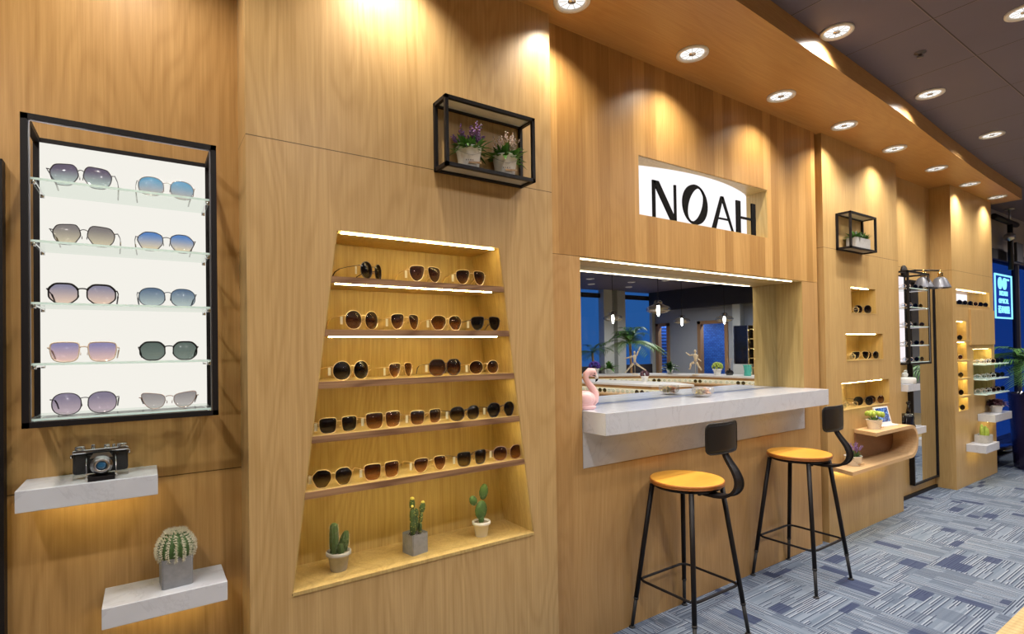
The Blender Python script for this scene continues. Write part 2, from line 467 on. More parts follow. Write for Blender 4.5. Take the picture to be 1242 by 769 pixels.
# liner of the niche (paler veneer, own joinery)
b = BM()
box(b, NB[0], NB[1], yb, yb+.02, NB[2], NT_[2])
t_ = .004
prism(b, [(NB[0], NB[2]), (NB[0]+t_, NB[2]), (NT_[0]+t_, NT_[2]), (NT_[0], NT_[2])], 'y', YB_+.002, yb)
prism(b, [(NB[1]-t_, NB[2]), (NB[1], NB[2]), (NT_[1], NT_[2]), (NT_[1]-t_, NT_[2])], 'y', YB_+.002, yb)
box(b, NT_[0], NT_[1], YB_+.03, yb, NT_[2]-t_, NT_[2])
box(b, NB[0]+.002, NB[1]-.002, YB_-.004, yb, NB[2], NB[2]+.012)
struct('trim_1', b, 'oakNiche')
# plank section with the bar opening and the sign recess
XN0, XN1 = 1.525, 3.978
OP = (1.730, 3.774, .839, 1.857); SG = (2.150, 3.361, 2.117, 2.431)
b = BM(); grid_panel(b, XN0, XN1, 1.862, ZS, YN, 2.25, [SG]); struct('wall_front', b, 'oakN')
b = BM(); grid_panel(b, XN0, XN1, 0, 1.860, YN, 2.25, [(OP[0], OP[1], OP[2], 1.860)]); struct('wall_front', b, 'oakNl')
b = BM(); box(b, XN0, XN1+.05, YN+.03, 2.25, 1.859, 1.863); box(b, XN1, 4.03, 1.992, 2.25, 0, ZS); struct('wall_front', b, 'oakN')
# linings of the bar opening
b = BM()
box(b, OP[0], OP[1], YN+.002, 2.16, 1.857, 1.8598); box(b, OP[1]-.004, OP[1], YN+.002, 2.16, 1.118, 1.857); box(b, OP[0], OP[0]+.004, YN+.002, 2.16, 1.118, 1.857)
struct('trim_2', b, 'oakNiche')
# recess for the sign: sides and top
b = BM()
box(b, SG[0], SG[0]+.004, YN+.002, 2.14, SG[2], SG[3]); box(b, SG[1]-.004, SG[1], YN+.002, 2.14, SG[2], SG[3])
box(b, SG[0], SG[1], YN+.002, 2.14, SG[3]-.004, SG[3]); box(b, SG[0], SG[1], YN+.002, 2.14, SG[2], SG[2]+.002)
struct('trim_3', b, 'oakNiche')
# pale section with three small niches (C)
XC0, XC1 = 4.027, 5.29
CN = [(4.432, 4.852, 1.652, 1.853), (4.338, 4.964, 1.288, 1.497), (4.251, 5.063, .922, 1.126)]
b = BM(); grid_panel(b, XC0, XC1, 0, ZS, YCf, 2.25, CN); struct('wall_front', b, 'oakC')
b = BM()
for (a, c, z0, z1), xc in zip(CN, (4.50, 4.62, 4.72)):
    box(b, a, c, 2.11, 2.125, z0, z1)
    prism(b, [(a, YCf+.004), (a, 2.11), (xc, 2.11)], 'z', z0, z1)
    box(b, a, c, YCf-.003, 2.11, z0, z0+.006)
    box(b, c-.003, c, YCf+.003, 2.11, z0, z1); box(b, a, c, YCf+.03, 2.11, z1-.003, z1)
struct('trim_4', b, 'oakNiche')
# end column (D)
XD0, XD1 = 6.427, 7.635
DT = (6.53, 7.53, 1.785, 1.945); DV = (6.525, 6.79, .742, 1.627); DS = (6.96, 7.545, .885, 1.345)
b = BM(); grid_panel(b, XD0, XD1, 0, ZS, YD, 2.25, [DT, DV, DS]); struct('wall_front', b, 'oakC')
b = BM()
for h, d in ((DT, 2.10), (DV, 2.05), (DS, 2.05)):
    box(b, h[0], h[1], d, d+.02, h[2], h[3]); box(b, h[1]-.003, h[1], YD+.002, d, h[2], h[3])
    box(b, h[0], h[1], YD-.002, d, h[2], h[2]+.005)
struct('trim_5', b, 'oakNiche')
# soffit over the display wall, with its slightly bowed front edge
edge = [(-3.0, 1.17), (0.0, 1.287), (2.346, 1.389), (2.779, 1.410), (4.091, 1.474), (5.322, 1.562), (6.5, 1.628), (7.783, 1.678), (7.78, 1.92)]
b = BM(); prism(b, edge + [(7.70, 2.25), (-3.0, 2.25)], 'z', ZS, ZC-.001); struct('ceiling', b, 'soffit')

b = BM(); box(b, 5.292, 6.425, 2.05, 2.069, 0, .028); struct('shadow_strip_front', b, 'black')  # black strip standing in for the small shadow along the recess floor
# far storefront beyond the end column
b = BM()
box(b, 7.66, XR, 2.14, 2.25, 2.56, ZC); struct('wall_front', b, 'wallext')
b = BM(); box(b, 7.66, XR, 2.12, 2.25, 2.44, 2.56); struct('trim_6', b, 'darkbeam')
b = BM(); box(b, 7.66, XR, 2.16, 2.18, 0, 2.44); o = struct('window_1', b, 'blueglass')
b = BM()
for x in (9.62, 11.0): box(b, x, x+.05, 2.13, 2.2, .0, 2.44)
box(b, 7.66, XR, 2.13, 2.2, 0, .1); ob('window_frame', b, 'darkbeam', parent=o)
# back wall with tall blue windows (mirrored in the bar mirror)
b = BM()
wins = [(4.4, 10.66), (11.51, 12.78)]
box(b, -3, 4.4, YBACK-.1, YBACK, 0, ZC); box(b, 10.66, 11.0, YBACK-.1, YBACK+.12, 0, ZC); box(b, 11.19, 11.51, YBACK-.1, YBACK+.12, 0, ZC)
box(b, 12.78, XR, YBACK-.1, YBACK, 0, ZC); box(b, 11.0, 11.19, YBACK-.1, YBACK-.03, 0, ZC)
struct('wall_back', b, 'greypale')
for i, (a, c) in enumerate(wins):
    b = BM(); box(b, a, c, YBACK-.06, YBACK-.05, 0, ZC); o = struct('window_%d' % (i+2), b, 'window')
    b = BM(); box(b, a, c, YBACK-.08, YBACK-.02, 2.83, 2.96); box(b, a, c, YBACK-.08, YBACK-.02, 0, .9)
    x = a+1.3
    while x < c-.4: box(b, x, x+.06, YBACK-.08, YBACK-.02, .9, 2.83); x += 1.9
    ob('window_frame', b, 'darkbeam', parent=o)
# right wall with two timber-framed openings, a dark bulkhead and a pale column
D1, D2 = (-6.84, -6.35), (-5.34, -4.40)
b = BM()
def ybox(bm, y0, y1, z0, z1, d0=0, d1=.1): box(bm, XR+d0, XR+d1, y0, y1, z0, z1)
ybox(b, YBACK, D1[0], 0, ZC); ybox(b, D1[0], D1[1], 2.1, ZC); ybox(b, D1[1], D2[0], 0, ZC); ybox(b, D2[0], D2[1], 2.1, ZC); ybox(b, D2[1], 2.25, 0, ZC)
struct('wall_right', b, 'greywall')
b = BM(); box(b, XR-.25, XR-.001, YBACK, .9, 2.50, ZC-.001); struct('trim_7', b, 'darkbeam')
b = BM(); box(b, XR-.18, XR-.001, -4.14, -3.92, 0, 2.5); struct('trim_8', b, 'greypale')
b = BM(); box(b, XR+1.3, XR+1.35, -6.95, -2.5, 0, ZC); box(b, XR+.1, XR+1.3, -6.95, -6.9, 0, ZC); box(b, XR+.1, XR+1.3, -2.55, -2.5, 0, ZC)
struct('wall_right', b, 'bluetile')
b = BM(); box(b, XR+.1, XR+1.3, -6.95, -2.5, -.1, 0); struct('floor', b, 'carpet')
b = BM(); box(b, XR+.1, XR+1.3, -6.95, -2.5, 2.6, 2.7); struct('ceiling', b, 'darkbeam')
for i, (a, c) in enumerate((D1, D2)):
    b = BM(); w = .09
    box(b, XR-.03, XR+.12, a-.01, a+w, 0, 2.12); box(b, XR-.03, XR+.12, c-w, c+.01, 0, 2.12); box(b, XR-.03, XR+.12, a-.01, c+.01, 2.03, 2.12)
    struct('door_%d' % (i+1), b, 'doorframe')

# ------------------------------------------------------------------ lights: recessed downlights and added fill spots
def downlight_proto():
    r = bpy.data.objects.new('downlight', None); COL.objects.link(r)
    b = BM(); lathe(b, [(.060, .002), (.060, -.006), (.050, -.008), (.046, -.004), (.044, .002)], n=28); ob('trim_ring', b, 'white', r)
    b = BM(); lathe(b, [(.0445, .001), (.043, -.0015), (.0, -.0015)], n=28); f = ob('lamp_face', b, 'lens', r)
    b = BM()
    for k in range(10):
        a = 2*PI*k/10; tube(b, [(math.cos(a)*.016, math.sin(a)*.016, -.003), (math.cos(a)*.041, math.sin(a)*.041, -.003)], .0012, 4)
    lathe(b, [(.0135, -.002), (.0135, -.005), (.0, -.005)], n=12)
    ob('lamp_reflector', b, 'chrome', f)
    return r
def spot(name, loc, energy, size=112, blend=.45, color=(1.0, .905, .76), rot=(0,0,0), rad=.018):
    l = bpy.data.lights.new(name, 'SPOT'); l.energy = energy; l.spot_size = math.radians(size); l.spot_blend = blend
    l.color = color; l.shadow_soft_size = rad
    o = bpy.data.objects.new(name, l); COL.objects.link(o); o.location = loc; o.rotation_euler = rot; return o
dl = downlight_proto(); used = False
SOF = [(1.551, 1.775), (2.356, 1.760), (3.215, 1.769), (4.025, 1.773), (4.846, 1.774), (5.714, 1.780), (6.563, 1.785), (7.404, 1.790)]
where = ['above the tapered sunglasses niche', 'above the left side of the lit sign', 'above the right side of the lit sign', 'above the gap beside the pale section',
         'above the small black frame shelf', 'above the framed mirror recess', 'above the near side of the end column', 'at the far end of the soffit']
SOFX = [(-1.6, 1.68), (-.86, 1.70), (-.06, 1.72), (.745, 1.76)]
for i, (x, y) in enumerate(SOF):
    o = copy_tree(dl) if used else dl; used = True
    o.location = (x, y, ZS); o.scale = (1.35,)*3; tag(o, 'round white downlight in the timber soffit, ' + where[i], 'downlight', 'downlights along the timber soffit')
for i, (x, y) in enumerate(SOFX+SOF):
    spot('soffit_spot', (x, y, ZS-.012), 37 if i < 8 else 36, 128, .95)
CL = [(3.0, 1.347, 'nearest the soffit edge'), (4.27, 1.354, 'second along the soffit edge'), (5.54, 1.360, 'third along the soffit edge'), (3.615, .75, 'cut by the right side of the photo')]
for x, y, w in CL:
    o = copy_tree(dl); o.location = (x, y, ZC); o.scale = (1.32, 1.32, 1.32)
    tag(o, 'round white downlight in the dark tiled ceiling, ' + w, 'downlight', 'downlights in the dark ceiling')
far = [(8.71, -5.2), (9.46, -5.98), (10.1, -5.2), (10.85, -6.0), (10.62, -4.56)]
for x, y in far:
    o = copy_tree(dl); o.location = (x, y, ZC); o.scale = (1.6, 1.6, 1.6)
    tag(o, 'bright spot lamp in the dark far ceiling, mirrored above the bar', 'downlight', 'ceiling spots seen in the bar mirror')
for x, y in [(c[0], c[1]) for c in CL] + [(1.73, 1.34), (.46, 1.30), (-.8, 1.2), (-.8, .1), (9.4, .9), (6.8, 1.3), (2.35, .3), (4.9, .1), (.9, .1), (7.4, .2), (6.0, -1.8), (8.5, -2.6), (10.2, -4.4), (3.2, -2.2)]:  # visible downlights first, then unseen spots added as ambient fill, without fixtures
    spot('ceiling_and_fill_spot', (x, y, ZC-.015), 40 if y > 1 else (70 if x < 7.6 else 170), 152, .6, (1.0, .95, .90), rad=.05)
b = BM(); lathe(b, [(.03, .002), (.028, -.004), (.009, -.006), (.008, -.022), (.016, -.024), (.016, -.027), (0, -.027)], n=16)
tag(ob('fire_sprinkler', b, 'gun', loc=(3.62, 1.19, ZC)), 'small sprinkler head in the dark ceiling between two downlights', 'sprinkler')

# ------------------------------------------------------------------ LED strips
def strip(x0, x1, y, z, label, mat='led', t=.003, w=.006, grp='warm light strips'):
    b = BM(); box(b, x0, x1, y-w/2, y+w/2, z-t, z)
    return tag(ob('light_strip', b, mat), label, 'light strip', grp)
strip(.575, 1.215, YB_+.012, 1.842, 'glowing warm light strip under the top edge of the tapered niche')
# B shelves
BS = [1.685, 1.498, 1.317, 1.132, .945]
def bx(z):
    f = (NT_[2]-z)/(NT_[2]-NB[2]); return NT_[0]+(NB[0]-NT_[0])*f, NT_[1]+(NB[1]-NT_[1])*f
for i, z in enumerate(BS):
    a, c = bx(z); a2, c2 = bx(z-.022)
    b = BM(); prism(b, [(a2+.003, z-.022), (c2-.003, z-.022), (c-.003, z), (a+.003, z)], 'y', YB_+.006, 2.133)
    r = thing('display_shelf', 'walnut-edged display board, %s from the top in the tapered niche' % ORD[i], 'shelf', (0, 0, 0), group='boards of the tapered niche')
    ob('board', b, 'oakNiche', r)
    b = BM(); prism(b, [(a2+.003, z-.024), (c2-.003, z-.024), (c-.003, z-.0005), (a+.003, z-.0005)], 'y', YB_+.001, YB_+.008); ob('front_edge', b, 'walnut', r)
    strip(a2+.02, c2-.06 if i < 2 else c2-.03, YB_+(.013 if i < 2 else .026), z-(.0245 if i < 2 else .0222), 'glowing warm light strip under the %s board of the tapered niche' % ORD[i], 'led' if i < 2 else 'ledsoft', t=.003 if i < 2 else .0022, w=.006 if i < 2 else .012)
# bar opening
strip(OP[0]+.02, OP[1]-.09, YN+.028, 1.8565, 'long glowing strip along the top of the bar opening', 'ledbar', .003, .009)
for (a, c, z0, z1), w in zip(CN, ('top', 'middle', 'bottom')):
    strip(a+.01, c-.10, YCf+.016, z1-.003, 'short warm light strip in the %s niche of the pale section' % w, 'led', t=.0008 if w == 'bottom' else .003)
strip(DV[0]+.01, DV[1]-.02, YD+.03, DV[3]-.004, 'short warm light strip topping the tall narrow niche', 'led')
strip(DT[0]+.02, DT[1]-.02, YD+.03, DT[3]-.004, 'short warm light strip in the wide top niche of the end column', 'ledsoft')
strip(DS[0]+.02, DS[1]-.02, YD+.03, DS[3]-.002, 'short warm light strip above the three glass shelves of the end column', 'ledsoft', t=.0008, w=.02)
# ------------------------------------------------------------------ quartz wall shelves
def quartz_shelf(x0, x1, z, label, yf=1.90, yb=YA, th=.058, glow=True):
    r = thing('wall_shelf', label, 'shelf', ((x0+x1)/2, yb, z), group='white quartz wall shelves')
    w = (x1-x0)/2
    b = BM(); box(b, -w, w, yf-yb, -.001, -th, 0, .0015); ob('slab', b, 'marble', r)
    if glow:
        b = BM(); box(b, -w+.03, w-.03, -.075, -.067, -th-.004, -th-.0002); ob('light_strip', b, 'ledsoft', r)
    return r
quartz_shelf(-.286, .027, 1.067, 'white quartz wall shelf carrying the folding camera')
quartz_shelf(-.107, .206, .710, 'white quartz wall shelf carrying the round barrel cactus')
quartz_shelf(5.30, 5.55, 1.066, 'white quartz wall shelf with a pale bird ornament', yf=1.88)
quartz_shelf(5.34, 5.66, .690, 'white quartz wall shelf half hidden behind the curved shelf', yf=1.88)
quartz_shelf(7.05, 7.60, .680, 'thick white shelf on the end column, the upper one', yf=1.76, yb=YD, th=.075)
quartz_shelf(6.70, 7.10, .412, 'thick white shelf on the end column, the lower one', yf=1.745, yb=YD, th=.075)

# ------------------------------------------------------------------ bar counter, mirror, sign
r = thing('bar_counter', 'thick white quartz bar counter under the wide mirror', 'counter', (2.757, 1.96, 1.118))
b = BM(); box(b, 1.7345-2.757, 3.784-2.757, 1.800-1.96, YN-.001-1.96, -.103, 0, .0012); box(b, 1.7345-2.757, 3.7695-2.757, YN-.003-1.96, 2.139-1.96, -.103, -.0003); ob('slab', b, 'marble', r)
b = BM(); box(b, 1.7345-2.757, 3.7735-2.757, YN+.002-1.96, 2.02-1.96, .840-1.118, -.1035); ob('splash_panel', b, 'marble', r)
b = BM(); box(b, OP[0]+.005, OP[1]-.005, 2.140, 2.146, 1.119, 1.8565); tag(ob('bar_mirror', b, 'mirror'), 'wide wall mirror above the white bar counter', 'mirror')

r = thing('shop_sign', 'recessed lit sign reading NOAH in black letters', 'sign', (2.7555, 2.0, SG[2]))
n = 18; b = BM(); pts = []
for i in range(n+1):
    u = i/n; x = SG[0]+.006+(SG[1]-SG[0]-.012)*u
    y = 2.10-.112*math.sin(PI*min(1, max(0, u*.98+.02)))**.8; pts.append((x-2.7555, y-2.0))
prism(b, pts+[(pts[-1][0], .125), (pts[0][0], .125)], 'z', .003, SG[3]-SG[2]-.006)
ob('light_panel', b, 'signbox', r)
def zz(z): return z-SG[2]
def letter(parts):
    b = BM()
    for p in parts: prism(b, [(x-2.7555, zz(z)) for x, z in p], 'y', YN+.002-2.0, YN+.010-2.0)
    ob('letter', b, 'ink', r)
zb, zt = 2.1195, 2.320
letter([[(2.262, zb), (2.283, zb), (2.283, zt), (2.262, zt)], [(2.262, zt), (2.312, zt), (2.456, zb), (2.408, zb)], [(2.440, zb), (2.456, zb), (2.456, zt), (2.440, zt)]])
b = BM(); N = 40; cx, cz = 2.624, 2.2345; out = []; inn = []
for k in range(N):
    a = 2*PI*k/N; out.append((cx+.1125*math.cos(a), cz+.1155*math.sin(a)))
    ca, sa = math.cos(-.50), math.sin(-.50); u, v = .060*math.cos(a), .108*math.sin(a)
    inn.append((cx+.004+u*ca-v*sa, cz+u*sa+v*ca))
f0 = []
for (x, z), (p, q) in zip(out, inn):
    f0.append([b.verts.new((X-2.7555, Y, zz(Z))) for X, Y, Z in ((x, YN+.002-2.0, z), (x, YN+.010-2.0, z), (p, YN+.010-2.0, q), (p, YN+.002-2.0, q))])
for k in range(N):
    A, B = f0[k], f0[(k+1) % N]
    for j in range(4): b.faces.new((A[j], A[(j+1) % 4], B[(j+1) % 4], B[j]))
ob('letter', b, 'ink', r)
letter([[(2.779, zb), (2.815, zb), (2.892, zt), (2.868, zt)], [(2.868, zt), (2.892, zt), (2.990, zb), (2.976, zb)], [(2.845, 2.180), (2.955, 2.180), (2.952, 2.190), (2.850, 2.190)]])
letter([[(3.022, zb), (3.066, zb), (3.066, zt-.002), (3.022, zt-.002)], [(3.184, zb), (3.229, zb), (3.229, zt), (3.184, zt)], [(3.066, 2.210), (3.184, 2.210), (3.184, 2.224), (3.066, 2.224)]])

# ------------------------------------------------------------------ bar stools
def stool():
    r = bpy.data.objects.new('bar_stool', None); COL.objects.link(r)
    b = BM(); lathe(b, [(0, .7385), (.176, .7385), (.180, .742), (.180, .7445)], n=48); lathe(b, [(.180, .7445), (.180, .757), (.1775, .7605)], n=48, mi=0)
    s = ob('seat', b, 'seatside', r)
    b = BM(); lathe(b, [(.1775, .7602), (.170, .7615), (0, .7618)], n=48, smooth=False); ob('seat_top', b, 'seat', s)
    b = BM(); lathe(b, [(0, .722), (.160, .722), (.166, .726), (.166, .7385), (0, .7385)], n=40); ob('seat_plate', b, 'black', r)
    ft = []
    for sx in (-1, 1):
        for sy in (-1, 1):
            b = BM(); T = Vector((sx*.118, sy*.118, .726)); F = Vector((sx*.205, sy*.190, .008)); md = T.lerp(F, .80)
            tube(b, [T, md], [.0125, .0115], 12); L = ob('leg', b, 'black', r)
            b = BM(); tube(b, [md, F], [.0095, .009], 10); tube(b, [md-(F-md)*.02, md+(F-md)*.05], .0125, 12)
            lathe(b, [(0, 0), (.016, 0), (.016, .004), (.010, .009), (0, .009)], (F.x, F.y, 0), 14); ob('foot', b, 'rubber', L)
            ft.append(T.lerp(F, .672))
    b = BM(); P4 = [ft[0], ft[1], ft[3], ft[2]]; pts = []
    for i in range(4):
        p, q, o_ = P4[i], P4[(i+1) % 4], P4[i-1]
        for t in range(5):
            u = t/4; a = p+(o_-p)*.13; c = p+(q-p)*.13; m = p
            pts.append(a*(1-u)**2+m*2*u*(1-u)+c*u*u)
    tube(b, pts, .0065, 8, cyc=True); ob('foot_ring', b, 'black', r)
    # curved back support: a flat bar from under the seat, out and up to the backrest
    ctl = [(0, -.05, .716), (0, -.13, .713), (0, -.205, .717), (0, -.255, .735), (0, -.282, .765), (0, -.287, .800), (0, -.270, .840), (0, -.240, .880), (0, -.218, .915), (0, -.209, .95), (0, -.207, .99)]
    ctl = [Vector(c) for c in ctl]; pts = []
    for i in range(len(ctl)-1):
        p0, p1, p2, p3 = ctl[max(0, i-1)], ctl[i], ctl[i+1], ctl[min(len(ctl)-1, i+2)]
        for t in (0, .33, .67):
            pts.append(.5*((2*p1)+(p2-p0)*t+(2*p0-5*p1+4*p2-p3)*t*t+(3*p1-p0-3*p2+p3)*t**3))
    pts.append(ctl[-1]); b = BM(); rings = []; n_ = len(pts)
    for i, p in enumerate(pts):
        d = (pts[min(n_-1, i+1)]-pts[max(0, i-1)]).normalized(); nn = Vector((1, 0, 0)).cross(d)*.0045
        u = i/(n_-1); ww = .030 if u < .45 else .030-.014*min(1, (u-.45)/.35)
        # pressed channel section: raised edges
        rings.append([b.verts.new(p+q) for q in (Vector((-ww, 0, 0))-nn, Vector((ww, 0, 0))-nn, Vector((ww, 0, 0))+nn*2.2, Vector((ww-.006, 0, 0))+nn*.6, Vector((-ww+.006, 0, 0))+nn*.6, Vector((-ww, 0, 0))+nn*2.2)])
    for i in range(n_-1):
        for k in range(6):
            b.faces.new((rings[i][k], rings[i][(k+1) % 6], rings[i+1][(k+1) % 6], rings[i+1][k]))
    b.faces.new(rings[0]); b.faces.new(rings[-1])
    lathe(b, [(0, -.02), (.009, -.02), (.011, -.012), (.006, -.008), (.006, .006), (0, .006)], (.0, -.075, .710), 12)
    ob('back_support', b, 'black', r)
    # dished rectangular backrest with rolled rim
    b = BM(); W, H, cr = .118, .070, .026; NX, NZ = 12, 8; gridv = []
    def inside(u, v):
        x, z = u*W, v*H; k = abs(x)-(W-cr); l = abs(z)-(H-cr)
        if k > 0 and l > 0:
            m = math.hypot(k, l)
            s = cr/max(m, cr) if max(k, l) >= cr*.999 or m > cr else 1
            x = math.copysign(W-cr+k*s, x); z = math.copysign(H-cr+l*s, z)
        return x, z
    sides = []
    for off in (0, .0045):
        g_ = []
        for i in range(NX+1):
            row = []
            for j in range(NZ+1):
                x, z = inside(-1+2*i/NX, -1+2*j/NZ)
                y = -.205-.022*(1-(x/W)**2)+.010*(z/H)**2*0+off
                row.append(b.verts.new((x, y, .990+z)))
            g_.append(row)
        sides.append(g_)
        for i in range(NX):
            for j in range(NZ):
                f = b.faces.new((g_[i][j], g_[i+1][j], g_[i+1][j+1], g_[i][j+1])); f.smooth = True
    A, B = sides
    loop = [(i, 0) for i in range(NX)]+[(NX, j) for j in range(NZ)]+[(i, NZ) for i in range(NX, 0, -1)]+[(0, j) for j in range(NZ, 0, -1)]
    for k in range(len(loop)):
        p, q = loop[k], loop[(k+1) % len(loop)]
        b.faces.new((A[p[0]][p[1]], A[q[0]][q[1]], B[q[0]][q[1]], B[p[0]][p[1]]))
    rim = [A[i][j].co.copy()+Vector((0, .002, 0)) for i, j in loop]
    tube(b, rim, .0042, 6, cyc=True)
    ob('backrest', b, 'plate', r)
    return r
st = stool(); st.location = (2.235, 1.752, 0); tag(st, 'black metal bar stool with honey wood seat, nearest the tapered niche', 'bar stool', 'stools at the bar counter')
s2 = copy_tree(st); s2.location = (3.300, 1.752, 0); tag(s2, 'black metal bar stool with honey wood seat, beside the curved shelf', 'bar stool', 'stools at the bar counter')

# ------------------------------------------------------------------ box frames
def bar(bm, p, q, w=.012):
    x0, x1 = sorted((p[0], q[0])); y0, y1 = sorted((p[1], q[1])); z0, z1 = sorted((p[2], q[2]))
    h = w/2; box(bm, x0-h, x1+h, y0-h, y1+h, z0-h, z1+h)
def frame_box(name, label, x0, x1, y0, y1, z0, z1, w=.012, cat='shelf', back=True):
    r = thing(name, label, cat, ((x0+x1)/2, y1, z0)); cx = (x0+x1)/2
    b = BM(); X0, X1, Y0, Y1, Z0, Z1 = x0-cx+w/2, x1-cx-w/2, y0-y1+w/2, -w/2-.001, w/2, z1-z0-w/2
    for y in (Y0, Y1):
        for z in (Z0, Z1): bar(b, (X0, y, z), (X1, y, z), w)
        for x in (X0, X1): bar(b, (x, y, Z0), (x, y, Z1), w)
    for x in (X0, X1):
        for z in (Z0, Z1): bar(b, (x, Y0, z), (x, Y1, z), w)
    ob('frame', b, 'black', r); return r
def shelf_frame(label, x0, x1, y0, y1, z0, z1):
    r = frame_box('frame_shelf', label, x0, x1, y0, y1, z0, z1, .014)
    w = (x1-x0)/2; b = BM(); box(b, -w+.014, w-.014, y0-y1+.014, -.016, .009, .014); ob('shelf_pane', b, 'frosted', r)
    b = BM(); box(b, -w+.014, w-.014, y0-y1+.014, -.016, z1-z0-.008, z1-z0-.003); ob('top_pane', b, 'frosted', r); return r
shelf_frame('black metal frame shelf holding two white flower buckets', .937, 1.357, 1.800, YB_, 2.117, 2.386)
shelf_frame('small black metal frame shelf holding a grey succulent trough', 4.212, 4.630, 1.825, YCf, 2.113, 2.382)

def light_display(label, x0, x1, z0, z1, yf, yb, panel, px0=.0, px1=None):
    r = thing('light_display', label, 'display case', ((x0+x1)/2, yb, z0)); cx = (x0+x1)/2; w = (x1-x0)/2; D = yf-yb; H = z1-z0; t = .015
    b = BM()
    for y in (D+t/2, -t/2-.001):
        for z in (t/2, H-t/2): bar(b, (-w+t/2, y, z), (w-t/2, y, z), t)
        for x in (-w+t/2, w-t/2): bar(b, (x, y, t/2), (x, y, H-t/2), t)
    for x in (-w+t/2, w-t/2):
        for z in (t/2, H-t/2): bar(b, (x, D+t/2, z), (x, -t/2, z), t)
    ob('frame', b, 'black', r)
    b = BM(); box(b, -w+t+px0, (w-t) if px1 is None else px1, -.020, -.002, t, H-t); ob('light_panel', b, panel, r)
    b = BM()
    for x in (-w+t, w-t-.004): box(b, x, x+.004, D+.002, D+.006, t, H-t)
    box(b, -w+t, w-t, D+.002, D+.006, H-t-.004, H-t); ob('inner_trim', b, 'steel', r)
    zs = [1.891, 1.7265, 1.5625, 1.4015]
    for z in zs+[z0+t+.008]:
        b = BM(); box(b, -w+t+.002, w-t-.002, D+.012, -.022, z-z0-.006, z-z0); p = ob('glass_shelf', b, 'shelfglass', r)
        b = BM(); box(b, -w+t+.002, w-t-.002, D+.010, D+.012, z-z0-.006, z-z0); ob('glass_edge', b, 'glassedge', p)
        for s in (-1, 1):
            b = BM(); x = s*(w-t-.008)
            for y in (D+.02, -.035): lathe(b, [(0, -.016), (.005, -.016), (.005, -.0062), (0, -.0062)], (x, y, z-z0), 8)
            box(b, min(x, x-s*.004), max(x, x-s*.004), D+.02, -.035, z-z0-.0115, z-z0-.0065)
            ob('shelf_clip', b, 'chrome', p)
    return r
light_display('black framed backlit display case with ten pale sunglasses', -.266, .182, 1.233, 2.055, 1.86, YA, 'lightbox')
light_display('black framed glass display tower above the recess shelves', 5.325, 5.785, 1.233, 2.035, 1.87, YA, 'colbox', 0, .175)

# ------------------------------------------------------------------ framed mirrors standing off the wall
def wall_mirror(x0, x1, z0, z1, label):
    r = thing('wall_mirror', label, 'mirror', ((x0+x1)/2, YA, z0)); w = (x1-x0)/2; H = z1-z0; t = .016
    b = BM(); box(b, -w, -w+t, -.042, -.001, 0, H); box(b, w-t, w, -.042, -.001, 0, H); box(b, -w+t, w-t, -.042, -.001, 0, t); box(b, -w+t, w-t, -.042, -.001, H-t, H)
    ob('frame', b, 'black', r)
    b = BM(); box(b, -w+t, w-t, -.032, -.004, t, H-t); ob('mirror_glass', b, 'mirror', r)
wall_mirror(-.93, -.327, .11, 1.971, 'tall black framed mirror cut by the left side of the photo')
wall_mirror(5.815, 6.405, .108, 2.0, 'tall black framed mirror in the recess before the end column')

# ------------------------------------------------------------------ curved plywood wall shelf
r = thing('curved_shelf', 'pale plywood wall shelf bent into a sideways U', 'shelf', (4.7, YCf, .515))
def upath(off):
    R = .1285-off; cxx, czz = 4.985, .6435; pts = []
    for k in range(15):
        a = PI/2-PI*k/14; pts.append((cxx+R*math.cos(a), czz+R*math.sin(a)))
    return pts
b = BM(); o_, i_ = upath(0), upath(.026); x_up0, x_lo0 = 4.43, 4.06
poly = [(x_up0, .772)]+o_+[(x_lo0, .515), (x_lo0, .541)]+i_[::-1]+[(x_up0, .746)]
yf = 1.752
vA = [b.verts.new((x-4.7 + (-.07 if (abs(x-x_up0) < 1e-6 or abs(x-x_lo0) < 1e-6) else 0), yf-YCf, z-.515)) for x, z in poly]
vB = [b.verts.new((x-4.7, -.001, z-.515)) for x, z in poly]
n = len(poly)
m = len(o_)
# end caps as quads strips between outer and inner path
outer = [0]+list(range(1, m+1))+[m+1]; inner = [n-1]+list(range(n-2, m+2, -1))+[m+2]
for k in range(len(outer)-1):
    b.faces.new((vA[outer[k]], vA[outer[k+1]], vA[inner[k+1]], vA[inner[k]])); b.faces.new((vB[outer[k]], vB[inner[k]], vB[inner[k+1]], vB[outer[k+1]]))
for k in range(n):
    f = b.faces.new((vA[k], vB[k], vB[(k+1) % n], vA[(k+1) % n]))
ob('bent_board', b, 'birch', r)
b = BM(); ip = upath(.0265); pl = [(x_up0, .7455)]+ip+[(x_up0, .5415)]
prism(b, [(x-4.7, z-.515) for x, z in pl], 'y', -.010, -.0012); ob('dark_back_panel', b, 'darkwood', r)  # dark brown panel covering the wall inside the bend
b = BM(); box(b, 4.12-4.7, 4.95-4.7, -.034, -.026, -.0045, -.0005); ob('light_strip', b, 'led', r)

